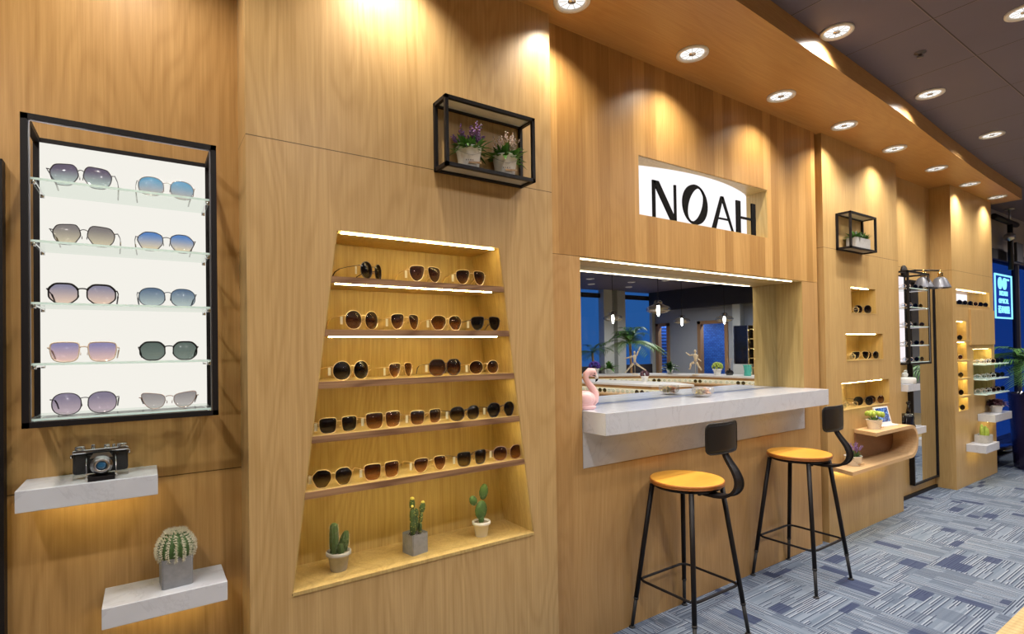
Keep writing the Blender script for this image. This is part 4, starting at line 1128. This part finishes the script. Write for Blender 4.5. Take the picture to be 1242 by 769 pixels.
bucket(r, .058, .068); foliage(r, .055, 60, .07, .011, .06, 'leafd', .5, 14); sprigs(r, .06, 26, .105, .070, 'lav', 'flowers', .0042, 15, 6)
r = thing('potted_succulent', 'dark maroon leafy plant in a round white pot on the end column', 'plant', (7.36, 1.828, .680), 0)
round_pot(r, .062, .075, 'ceramic'); random.seed(16); b = BM()
for k in range(130):
    a = random.uniform(0, 2*PI); e = random.uniform(-.1, 1.5); q = random.uniform(.01, .05); blade(b, (q*math.cos(a), q*math.sin(a), .075+random.uniform(0, .03)), (math.cos(a)*math.cos(e), math.sin(a)*math.cos(e), math.sin(e)), .065, .030, .35, seg=3)
ob('foliage', b, 'maroon', r, norm=False)
r = thing('potted_cactus', 'cluster of pale green cacti in a grey cube pot on the end column', 'cactus', (6.925, 1.822, .412), 0)
square_pot(r, .145, .080, 'stonel', .11); b = BM()
for x, y, h, R in ((-.045, 0, .09, .018), (-.012, .01, .115, .02), (.022, -.01, .10, .019), (.05, .01, .08, .016), (-.025, -.025, .07, .015), (.005, -.03, .08, .015)): ribbed(b, (x, y, .065), R, h, 8, 3, depth=.2, prof=lambda t: max(.3, math.sin(PI*(.3+.66*t))**.5))
ob('cactus_body', b, 'leafy', r)

# ------------------------------------------------------------------ tablet, candle-like bird, black ornament, lamp
r = thing('digital_frame', 'white framed tablet with a blue picture leaning on the curved shelf', 'digital frame', (4.790, 1.862, .772), D2R(-6))
a_ = D2R(14); Rm = Matrix.Rotation(-a_, 3, 'X')
def tilt(bm, off=(0, 0, 0)):
    for v in bm.verts: v.co = Rm @ v.co + Vector(off)
b = BM(); box(b, -.100, .100, -.006, .004, .010, .150, .003); tilt(b); ob('bezel', b, 'white', r)
b = BM(); box(b, -.083, .083, -.0072, -.0062, .030, .140); tilt(b); ob('screen', b, 'screen', r)
b = BM(); box(b, -.110, .110, -.045, .012, 0, .011, .002); ob('stand_tray', b, 'white', r)
b = BM(); prism(b, [(0, .011), (.055, 0), (.05, 0), (.0, .0)], 'x', -.03, .03); prism(b, [(.014, .0), (.06, .0), (.040, .105), (.034, .105)], 'x', -.02, .02); ob('stand_leg', b, 'white', r)
r = thing('bird_ornament', 'pale ceramic bird sitting on the quartz shelf in the recess', 'ornament', (5.445, 1.955, 1.0662))
b = BM(); lathe(b, [(0, 0), (.072, 0), (.080, .008), (.080, .042), (.074, .054), (.03, .058), (0, .058)], n=28); ob('base', b, 'ceramic', r)
b = BM(); ball(b, (0, 0, .078), (.030, .024, .024), 2); ball(b, (.014, 0, .105), .014, 2); tube(b, [(.026, 0, .105), (.036, 0, .103)], [.004, .0006], 6); tube(b, [(-.02, 0, .08), (-.05, 0, .092)], [.014, .003], 8); ob('bird', b, 'ceramic', r)
r = thing('black_ornament', 'black figurine on the lower quartz shelf behind the curved shelf', 'ornament', (5.47, 1.955, .6902))
b = BM(); lathe(b, [(0, 0), (.06, 0), (.062, .01), (.052, .03), (.055, .09), (.04, .115), (.0, .12)], n=20); ob('body', b, 'blackgloss', r)
b = BM(); tube(b, [(.02, 0, .11), (.035, 0, .16), (.030, 0, .20)], [.018, .014, .010], 10); ball(b, (.030, 0, .205), .018, 2); tube(b, [(-.04, 0, .09), (-.075, 0, .10), (-.085, 0, .06), (-.05, 0, .035)], .008, 8); ob('neck', b, 'blackgloss', r)
r = thing('wall_lamp', 'two headed wall lamp with brass sockets and grey cone shades', 'wall lamp', (5.86, YA, 2.075))
b = BM(); lathe(b, [(0, 0), (.058, 0), (.058, -.014), (.05, -.02), (0, -.022)], (-.085, -.001, 0), 28, axis='y'); ob('wall_plate', b, 'black', r)
b = BM(); tube(b, [(-.085, -.02, 0), (-.085, -.10, 0)], .009, 10); tube(b, [(-.11, -.10, 0), (.13, -.215, 0)], .007, 10); ob('arm', b, 'black', r)
for x, y in ((-.055, -.145), (.115, -.218)):
    b = BM(); tube(b, [(x, y, .0), (x, y, -.02)], .007, 10); lathe(b, [(0, -.018), (.018, -.02), (.022, -.03), (.018, -.04), (.022, -.05), (.02, -.066), (0, -.066)], (x, y, 0), 20); ob('socket', b, 'brass', r)
    b = BM(); lathe(b, [(.020, -.062), (.030, -.066), (.046, -.078), (.080, -.158), (.083, -.162), (.079, -.162), (.044, -.082), (.020, -.068)], (x, y, 0), 32); ob('lamp_shade', b, 'shadegrey', r)
    b = BM(); ball(b, (x, y, -.135), (.028, .028, .034), 2); ob('bulb', b, 'ceramic', r)

# ------------------------------------------------------------------ folding camera
r = thing('folding_camera', 'vintage folding camera standing open on the quartz wall shelf', 'camera', (-.110, 1.980, 1.067), D2R(4))
b = BM(); box(b, -.064, .064, -.016, .016, .014, .074, .007); ob('body', b, 'leather', r)
b = BM(); box(b, -.066, .066, -.017, .017, .072, .083, .004)
for x, R, h in ((-.048, .013, .010), (.050, .014, .009), (.014, .008, .009), (-.018, .005, .012), (.030, .004, .008)): lathe(b, [(0, 0), (R, 0), (R, h*.8), (R*.85, h), (0, h)], (x, 0, .083), 20)
for s in (-1, 1): ball(b, (s*.067, 0, .066), (.004, .005, .007), 1)
ob('top_plate', b, 'chrome', r)
b = BM(); box(b, -.031, .031, -.066, -.014, .008, .012, .001); box(b, -.031, .031, -.068, -.062, -.0, .012, .001); bd = ob('bed', b, 'black', r)
b = BM()
for k in range(6):
    q = .026-.0018*k; y = -.020-.006*k; box(b, -q, q, y-.0045, y, .042-q, .042+q, .001)
ob('bellows', b, 'leather', r)
b = BM(); lathe(b, [(0, -.052), (.024, -.052), (.026, -.056), (.026, -.060), (.021, -.064), (.020, -.068), (.013, -.070), (.013, -.067)], (0, 0, .042), 32, axis='y'); le = ob('lens_mount', b, 'steel', r)
b = BM(); lathe(b, [(.013, -.067), (.008, -.0695), (0, -.0705)], (0, 0, .042), 24, axis='y'); ob('front_lens', b, plain('coated_lens', (.03, .14, .30), .05, .3, coat=1), le)
b = BM(); prism(b, [(-.026, .062), (.026, .062), (.018, .076), (-.018, .076)], 'y', -.052, -.047); ob('shutter_plate', b, 'steel', r)
for s in (-1, 1):
    b = BM(); tube(b, [(s*.033, -.016, .070), (s*.034, -.040, .045), (s*.033, -.062, .014)], .0014, 6); ball(b, (s*.033, -.063, .013), .0035, 2); ob('strut', b, 'chrome', r)
b = BM()
for s in (-1, 1): box(b, s*.050-.014, s*.050+.014, -.022, .022, 0, .0135)
tag(ob('acrylic_stand', b, 'acrylic', loc=(-.110, 1.980, 1.0672), rz=D2R(4)), 'pair of clear acrylic blocks under the folding camera', 'display stand')

# ------------------------------------------------------------------ flamingo and flower bowl on the bar
r = thing('flamingo_ornament', 'pink flamingo figurine at the near end of the bar counter', 'ornament', (1.800, 1.990, 1.1182), D2R(-14))
b = BM(); ball(b, (-.018, 0, .047), (.062, .036, .046), 3)
tube(b, [(.012, 0, .03), (.034, 0, .045), (.040, 0, .072), (.026, 0, .100), (.004, 0, .125), (-.010, 0, .150), (-.008, 0, .172), (.010, 0, .186), (.030, 0, .183), (.042, 0, .168)], [.026, .024, .0205, .0175, .016, .0150, .0155, .0175, .0185, .012], 16)
ball(b, (.026, 0, .176), (.022, .017, .018), 2); ball(b, (-.076, 0, .062), (.022, .012, .016), 2); lathe(b, [(0, 0), (.040, 0), (.048, .010), (.04, .02), (0, .02)], (-.012, 0, 0), 24, sx=1.15, sy=.75)
ob('body', b, 'pink', r)
b = BM()
for s in (-1, 1): ball(b, (-.028, s*.028, .055), (.042, .012, .028), 2, rot=Matrix.Rotation(.25, 3, 'Y'))
ob('wing', b, 'pink', r)
b = BM(); tube(b, [(.040, 0, .170), (.050, 0, .158), (.052, 0, .148)], [.0105, .009, .0075], 10); ob('bill', b, 'ceramic', r)
b = BM(); tube(b, [(.052, 0, .150), (.050, 0, .140), (.043, 0, .133)], [.0078, .0055, .001], 10)
for s in (-1, 1): ball(b, (.030, s*.016, .176), (.0035, .0015, .0035), 2); tube(b, [(.018, s*.0165, .166), (.032, s*.0165, .164), (.040, s*.012, .160)], [.001, .003, .001], 6)
ob('bill_tip', b, 'ink', r)
r = thing('flower_bowl', 'clear glass bowl of orange and gold petals on the bar counter', 'bowl', (2.735, 2.015, 1.1182))
b = BM(); lathe(b, [(0, 0.0005), (.030, 0.0005), (.052, .012), (.064, .034), (.062, .058)], n=32); ob('bowl', b, 'bowlglass', r)
for nm, mt_, sd, cx_ in (('petals', 'orange', 21, .012), ('dried_petals', 'mustard', 22, -.022)):
    random.seed(sd); b = BM()
    for k in range(60):
        a = random.uniform(0, 2*PI); q = random.uniform(0, .030); e = random.uniform(0, 1.4)
        blade(b, (cx_+q*math.cos(a), q*math.sin(a), .012+random.uniform(0, .034)), (math.cos(a)*math.cos(e), math.sin(a)*math.cos(e), math.sin(e)), .020, .016, .5, seg=3)
    for k in range(9): a = random.uniform(0, 2*PI); ball(b, (cx_+.018*math.cos(a), .018*math.sin(a), .020+random.uniform(0, .018)), .011, 1, jit=.15)
    ob(nm, b, mt_, r, norm=False)

# ------------------------------------------------------------------ far storefront: sign, pipe stand, palm
r = thing('neon_sign', 'blue framed glowing sign with round spectacles logo in the far window', 'sign', (8.80, 2.105, 1.70))
b = BM(); box(b, -.34, .34, -.012, .012, 0, .548); ob('sign_panel', b, 'signdark', r)
b = BM()
for x0, x1, z0, z1 in ((-.34, .34, 0, .020), (-.34, .34, .528, .548), (-.34, -.310, .02, .528), (.310, .34, .02, .528)): box(b, x0, x1, -.022, -.0125, z0, z1)
ob('glowing_border', b, 'signblue', r)
b = BM()
for s in (-1, 1):
    lathe(b, [(.074, -.022), (.074, -.013), (.052, -.013), (.052, -.022), (.074, -.022)], (-.045+s*.088, 0, .435), 24, axis='y')
box(b, .075, .215, -.022, -.013, .478, .500)
for v in b.verts: v.co.x *= 1.0
ob('logo', b, 'signblue', r)
def text(body, size, loc, mat, parent, name='lettering', sx=1.0, ext=.004):
    c = bpy.data.curves.new('txt', 'FONT'); c.body = body; c.size = size; c.align_x = 'CENTER'; c.extrude = ext; c.resolution_u = 3
    t = bpy.data.objects.new('txt', c); COL.objects.link(t); bpy.context.view_layer.update()
    me = bpy.data.meshes.new_from_object(t.evaluated_get(bpy.context.evaluated_depsgraph_get()))
    bpy.data.objects.remove(t); me.materials.clear(); me.materials.append(M[mat])
    o = bpy.data.objects.new(name, me); COL.objects.link(o); o.parent = parent; o.location = loc; o.rotation_euler = (PI/2, 0, 0); o.scale = (sx, 1, 1); return o
text('NOAH', .085, (0, -.017, .285), 'signblue', r, sx=1.25); text('OPTICAL', .085, (0, -.017, .190), 'signblue', r, sx=1.1)
text('\u8bfa\u4e9a\u773c\u955c', .100, (0, -.017, .075), 'signblue', r, sx=1.12)
r = thing('pipe_stand', 'black T shaped pipe frame hung in front of the far window', 'pipe frame', (8.83, 2.02, 2.30))
b = BM(); tube(b, [(0, 0, 0), (0, 0, .56)], .028, 12); ob('post', b, 'black', r)
b = BM(); tube(b, [(-.62, 0, .585), (.26, 0, .585)], .034, 12); ob('cross_pipe', b, 'black', r)
b = BM(); tube(b, [(0, 0, .60), (0, 0, .755)], .012, 8); lathe(b, [(0, .744), (.05, .744), (.05, .7545), (0, .7545)], n=16); ob('hanger', b, 'steel', r)
b = BM(); box(b, .05, .30, -.05, -.02, .10, .34, .004); ob('small_box', b, 'darkbeam', r)
b = BM(); lathe(b, [(0, 0), (.055, .02), (.06, .07), (.02, .10), (0, .10)], (-.12, -.02, .34), 16); ob('round_speaker', b, 'steel', r)

def palm(name, label, loc, potR, potH, potmat, n, L, zc, seed, mat='leafd', leaf=.16, trunk=True, els=(.2, 1.3), group=None):
    random.seed(seed); r = thing(name, label, 'palm', loc, 0, group)
    b = BM(); lathe(b, [(0, 0), (potR*.8, 0), (potR*.84, .01), (potR, potH*.98), (potR, potH), (potR*.92, potH), (potR*.90, potH*.9), (0, potH*.9)], n=32); ob('planter', b, potmat, r)
    if trunk:
        b = BM(); tube(b, [(0, 0, potH*.88), (.02, .01, (potH+zc)/2), (0, 0, zc)], [.035, .026, .03], 10); ob('trunk', b, 'woodsm', r)
    fb = BM()
    for k in range(n):
        a = 2*PI*k/n+random.uniform(-.25, .25); e = random.uniform(*els); LL = L*random.uniform(.75, 1.1); d = Vector((math.cos(a)*math.cos(e), math.sin(a)*math.cos(e), math.sin(e)))
        pts = []
        for i in range(9):
            t = i/8; pts.append(Vector((0, 0, zc))+d*LL*t+Vector((0, 0, -1))*LL*.55*t*t)
        tube(fb, pts, [.006*(1-.8*i/8)+.001 for i in range(9)], 5)
        sd = d.cross(Vector((0, 0, 1))).normalized()
        for i in range(2, 17):
            t = i/17; q = t*8; i0 = int(q); p = pts[i0].lerp(pts[min(8, i0+1)], q-i0); tg = (pts[min(8, i0+1)]-pts[i0]).normalized()
            for s in (-1, 1): blade(fb, p, sd*s*.85+tg*.7+Vector((0, 0, .12)), leaf*(1-.45*t)*random.uniform(.85, 1.1), .016, .35, seg=3)
    ob('foliage', fb, mat, r, norm=False); return r
palm('potted_palm', 'feathery palm in a tall dark violet planter beside the end column', (8.16, 1.68, 0), .24, .84, 'purpled', 30, .66, 1.14, 31, 'leaf', .28, els=(.1, 1.1))
b = BM(); box(b, -.36, .70, -.04, .13, .0, .12, .01); lathe(b, [(.0, .1205), (.28, .1205), (.30, .15), (.28, .17), (0, .17)], (.38, .045, 0), 28, sy=.26)
tag(ob('planter_plinth', b, 'blackgloss', loc=(8.10, 1.99, 0)), 'low glossy black plinth at the foot of the far window', 'plinth')

# ------------------------------------------------------------------ the rest of the shop, seen in the bar mirror
def counter(name, label, line, depth, z, group, ledge=True):
    P = [Vector((x, y, 0)) for x, y in line]; n = len(P); off = []
    for i in range(n):
        d = (P[min(n-1, i+1)]-P[max(0, i-1)]).normalized(); nn = Vector((d.y, -d.x, 0)); off.append(nn)
    r = thing(name, label, 'counter', (P[0].x, P[0].y, 0)); o = P[0]
    def slab(d0, d1, z0, z1, nm, mt):
        b = BM(); A = [p+q*d0-o for p, q in zip(P, off)]; B = [p+q*d1-o for p, q in zip(P, off)]
        prism(b, [(v.x, v.y) for v in A]+[(v.x, v.y) for v in B[::-1]], 'z', z0, z1); return ob(nm, b, mt, r)
    slab(-.01, depth, z-.022, z, 'worktop', 'ceramic'); slab(0, depth-.02, z-.055, z-.022, 'rail', 'woodsm2'); slab(.06, depth-.04, 0, z-.055, 'body', 'oakNl'); slab(-.16, .06, z-.125, z-.105, 'display_ledge', 'birch'); slab(.045, .058, z-.104, z-.058, 'ledge_light', 'ledge')
    return P, off, r
M['woodsm2'] = wood('counter_rail', (.50, .31, .13), (.36, .20, .08), cath=.3, horiz=True)
def row(P, off, d, z, n, label, group, kinds, sc):
    seg = [0]
    for a, c in zip(P, P[1:]): seg.append(seg[-1]+(c-a).length)
    for k in range(n):
        s = seg[-1]*(k+.5)/n; i = max(j for j in range(len(seg)-1) if seg[j] <= s); u = (s-seg[i])/(seg[i+1]-seg[i])
        p = P[i].lerp(P[i+1], u)+off[i].lerp(off[i+1], u)*d; q = off[i]
        small(kinds[k % len(kinds)], (p.x, p.y, z), math.atan2(q.y, q.x)-PI/2, label, group, sc)
fl = [(4.40, -1.35), (4.52, -.53), (4.62, .21), (4.74, .42), (4.95, .52)]
P, off, _ = counter('display_counter', 'curved glasses counter with a white top, the nearer one in the bar mirror', fl, .5, 1.0, '')
row(P, off, -.09, .8955, 16, 'clear or pale glasses on the ledge of the nearer mirrored counter', 'eyewear on the nearer mirrored counter', ('white', 'clear', 'white', 'gun'), 1.0)
bl = [(5.05, -2.55), (5.72, -1.78), (6.31, -1.27), (6.58, -.80), (6.66, .45)]
P, off, _ = counter('display_counter', 'curved glasses counter carrying two wooden figures, the farther one in the bar mirror', bl, .5, 1.0, '')
row(P, off, -.09, .8955, 22, 'clear or pale glasses on the ledge of the farther mirrored counter', 'eyewear on the farther mirrored counter', ('white', 'clear', 'white', 'gun'), 1.0)
# jointed wooden figures
def figure(label, loc, rz, J, s=1.0):
    r = thing('wooden_figure', label, 'figurine', loc, rz, 'wooden artist figures')
    b = BM()
    def limb(a, c, r0, r1): tube(b, [Vector(a)*s, (Vector(a).lerp(Vector(c), .4))*s, Vector(c)*s], [r0*s, r0*1.15*s, r1*s], 8); ball(b, Vector(c)*s, r1*1.15*s, 1)
    ball(b, Vector(J['head'])*s, (.017*s, .018*s, .025*s), 2)
    limb(J['neck'], J['head'], .007, .007); tube(b, [Vector(J['neck'])*s, Vector(J['chest'])*s, Vector(J['waist'])*s, Vector(J['hip'])*s], [.018*s, .030*s, .017*s, .026*s], 10)
    for k in ('l', 'r'):
        limb(J['sh'+k], J['el'+k], .011, .009); limb(J['el'+k], J['ha'+k], .009, .006); ball(b, Vector(J['ha'+k])*s, (.009*s, .006*s, .012*s), 1)
        limb(J['hp'+k], J['kn'+k], .015, .011); limb(J['kn'+k], J['fo'+k], .011, .007); ball(b, (Vector(J['fo'+k])+Vector((.008, 0, .0)))*s, (.018*s, .008*s, .008*s), 1)
    ob('body', b, 'figure', r); b = BM(); lathe(b, [(0, 0), (.05*s, 0), (.05*s, .010*s), (0, .010*s)], n=20); tube(b, [(0, .0, .008*s), (0, .0, J['hip'][2]*s)], .0025*s, 6); ob('stand', b, 'figure', r)
figure('pale wooden figure leaping with one arm high, on the farther mirrored counter', (6.22, -1.52, 1.0), D2R(227),
       dict(head=(.0, 0, .335), neck=(0, 0, .30), chest=(0, 0, .27), waist=(0, 0, .215), hip=(0, 0, .18), shl=(-.03, 0, .285), ell=(-.055, 0, .355), hal=(-.085, 0, .415), shr=(.03, 0, .28), elr=(.085, 0, .262), har=(.145, 0, .245),
            hpl=(-.015, 0, .17), knl=(-.085, 0, .115), fol=(-.165, 0, .062), hpr=(.015, 0, .17), knr=(.085, 0, .10), **{'for': (.135, 0, .035)}), 1.0)
figure('pale wooden figure striding, beside the doorway in the bar mirror', (6.60, -.70, 1.0), D2R(227),
       dict(head=(.0, 0, .345), neck=(0, 0, .31), chest=(0, 0, .28), waist=(0, 0, .23), hip=(0, 0, .195), shl=(-.028, 0, .295), ell=(-.03, 0, .24), hal=(-.075, 0, .205), shr=(.028, 0, .295), elr=(.075, 0, .285), har=(.125, 0, .325),
            hpl=(-.015, 0, .185), knl=(-.045, 0, .125), fol=(-.085, 0, .075), hpr=(.015, 0, .185), knr=(.065, 0, .165), **{'for': (.075, 0, .09)}), 1.0)
def small_plant(label, loc, mat, potmat='ceramic', R=.055, H=.08, kind='ball', seed=1):
    random.seed(seed); r = thing('potted_plant', label, 'plant', loc, 0)
    round_pot(r, R, H, potmat); b = BM()
    if kind == 'ball':
        for k in range(60):
            a = random.uniform(0, 2*PI); z = random.uniform(-.4, 1); q = math.sqrt(max(0, 1-z*z)); ball(b, (R*q*math.cos(a), R*q*math.sin(a), H+R*.5+R*.8*z), R*.28, 1)
    else:
        for k in range(60):
            a = random.uniform(0, 2*PI); e = random.uniform(.1, 1.5); blade(b, (0, 0, H*.9), (math.cos(a)*math.cos(e), math.sin(a)*math.cos(e), math.sin(e)), random.uniform(.10, .24), .05, .4, seg=3)
    ob('foliage', b, mat, r, norm=kind == 'ball'); return r
small_plant('violet ball plant in a white pot by the leaping figure in the mirror', (5.74, -1.90, 1.0), 'purple', seed=41, R=.075, H=.10)
small_plant('bushy green plant left of the leaping figure in the mirror', (6.16, -2.02, 1.0), 'leaf', kind='leafy', seed=42)
small_plant('yellow ball plant in a white pot by the blue doorway in the mirror', (6.76, -.45, 1.0), 'leafy', seed=43, R=.065, H=.09)
small_plant('small reddish plant in a white pot on the nearer mirrored counter', (4.95, -.18, 1.0), 'maroon', kind='ball', seed=44, R=.045, H=.07)
small_plant('dark leafy plant before the timber doorway in the mirror', (6.62, -1.18, 1.0), 'leafd', kind='leafy', seed=45)
r = thing('reed_diffuser', 'round black bottle with reeds in the bar mirror', 'bottle', (6.87, -.33, 1.0)); b = BM(); lathe(b, [(0, 0), (.045, 0), (.058, .03), (.045, .06), (.014, .075), (.014, .095), (0, .095)], n=24); ob('bottle', b, 'blackgloss', r)
b = BM()
for k in range(5): a = 2*PI*k/5; tube(b, [(0, 0, .05), (.035*math.cos(a), .035*math.sin(a), .24)], .0018, 4)
ob('reeds', b, 'woodsm', r)
r = thing('vase', 'teal glass jug at the right edge of the bar mirror', 'vase', (6.85, -.04, 1.0)); b = BM(); lathe(b, [(0, 0), (.045, 0), (.05, .01), (.042, .06), (.05, .13), (.062, .15), (.056, .15), (.044, .12), (0, .02)], n=24); ob('body', b, 'teal', r)
b = BM(); tube(b, [(.05, 0, .125), (.09, 0, .11), (.085, 0, .06), (.044, 0, .045)], .007, 8); ob('handle', b, 'teal', r)
palm('potted_palm', 'large palm before the blue windows in the bar mirror', (8.9, -4.15, 0), .24, .5, 'stone', 36, .80, 1.50, 33, 'leaf', .30, els=(.2, 1.35))
palm('potted_palm', 'dark palm between the grey columns in the bar mirror', (9.2, -5.7, 0), .2, .45, 'stone', 12, .6, 1.3, 35, 'leafd', .26, els=(.2, 1.3))
# pendants
def pendant():
    r = bpy.data.objects.new('pendant_lamp', None); COL.objects.link(r)
    b = BM(); tube(b, [(0, 0, .10), (0, 0, 1.17)], .004, 6); lathe(b, [(0, 1.16), (.05, 1.16), (.05, 1.178), (0, 1.178)], n=20); ob('cord', b, 'black', r)
    b = BM(); lathe(b, [(0, .10), (.020, .10), (.024, .09), (.024, .06), (.03, .05), (.028, .04), (0, .04)], n=20); ob('socket', b, 'black', r)
    b = BM(); prof = [(.032, .10), (.050, .088), (.056, .070), (.050, .056), (.075, .046), (.125, .026), (.148, .0), (.138, -.026), (.10, -.046), (.055, -.056), (.040, -.052)]
    lathe(b, prof, n=36); ob('glass_shade', b, 'smoke', r)
    b = BM(); lathe(b, [(0, .04), (.014, .04), (.018, .01), (.022, -.02), (.016, -.045), (.010, -.085), (0, -.09)], n=20); ob('bulb', b, 'bulb', r); return r
pr_ = None
for x, y, w in ((5.95, -1.70, 'leftmost, before the grey columns'), (5.12, -.10, 'largest, beside the doorway'), (7.90, -1.95, 'on the grey wall right of the largest'), (8.08, -1.22, 'rightmost, above the blue doorway')):
    if pr_ is None: pr_ = pendant(); o = pr_
    else: o = copy_tree(pr_)
    o.location = (x, y, 1.877); tag(o, 'smoked glass pendant lamp in the bar mirror, ' + w, 'pendant lamp', 'glass pendant lamps')
# glazed cabinet and yellow lit shelves at the mirror's right edge
r = thing('glazed_cabinet', 'tall dark glazed cabinet beside the pale column in the bar mirror', 'cabinet', (XR-.3, -3.70, 0))
b = BM(); box(b, -.25, .29, -.20, .20, 0, .95); ob('base_unit', b, 'greypale', r); b = BM(); box(b, -.2, .29, -.20, .20, .95, 1.92); ob('glass_body', b, 'blackgloss', r); b = BM()
for y in (-.20, .18): box(b, -.215, -.2, y, y+.02, .95, 1.92)
ob('frame', b, 'steel', r)
r = thing('lit_shelving', 'yellow lit display shelving at the right edge of the bar mirror', 'shelving', (XR-.35, -3.15, 0))
b = BM(); box(b, -.02, .34, -.30, .30, 0, 2.0); ob('carcass', b, 'oakNiche', r)
for k in range(5):
    b = BM(); box(b, -.16, -.02, -.30, .30, .85+.24*k, .87+.24*k); p = ob('shelf', b, 'oakNiche', r); b = BM(); box(b, -.04, -.03, -.28, .28, .84+.24*k, .8495+.24*k); ob('light_strip', b, 'led', p)
for y in (-6.5, -4.7): spot('ceiling_and_fill_spot', (XR+.6, y, 2.58), 120, 150, .7, (.85, .92, 1.0), rad=.05)  # unseen spots added behind the doorways to brighten them
for y in (-4.9, -3.2): spot('ceiling_and_fill_spot', (XR-1.6, y, ZC-.015), 90, 150, .7, (1.0, .96, .92), rad=.05)  # added fill without fixtures, brightens the far room in the bar mirror

# ------------------------------------------------------------------ world, camera, view
w = bpy.data.worlds.new('dusk'); S.world = w; w.use_nodes = True
bg = w.node_tree.nodes['Background']; bg.inputs[0].default_value = (.022, .10, .31, 1); bg.inputs[1].default_value = .95
yaw, pitch, roll = (math.radians(v) for v in (34.2085, .62615, -.88247))
F = Vector((math.sin(yaw)*math.cos(pitch), math.cos(yaw)*math.cos(pitch), math.sin(pitch)))
r0 = Vector((math.cos(yaw), -math.sin(yaw), 0)); u0 = r0.cross(F)
R = r0*math.cos(roll)+u0*math.sin(roll); U = u0*math.cos(roll)-r0*math.sin(roll)
cam = bpy.data.cameras.new('camera'); co_ = bpy.data.objects.new('camera', cam); COL.objects.link(co_)
cam.sensor_fit = 'HORIZONTAL'; cam.sensor_width = 36; cam.lens = 36*653.56/1242
cam.shift_x = 0; cam.shift_y = (416.1-384.5)/1242
cam.clip_start = .02; cam.clip_end = 100
mt = Matrix((R, U, -F)).transposed().to_4x4(); mt.translation = Vector((0, 0, 1.42)); co_.matrix_world = mt
S.camera = co_
S.view_settings.view_transform = 'Standard'; S.view_settings.look = 'None'; S.view_settings.gamma = 1
S.view_settings.use_curve_mapping = False; S.view_settings.exposure = 0.33
S.cycles.max_bounces = 8; S.cycles.transparent_max_bounces = 16; S.cycles.diffuse_bounces = 4; S.cycles.glossy_bounces = 4
S.cycles.sample_clamp_indirect = 4; S.cycles.caustics_reflective = False; S.cycles.caustics_refractive = False
S.cycles.use_denoising = True
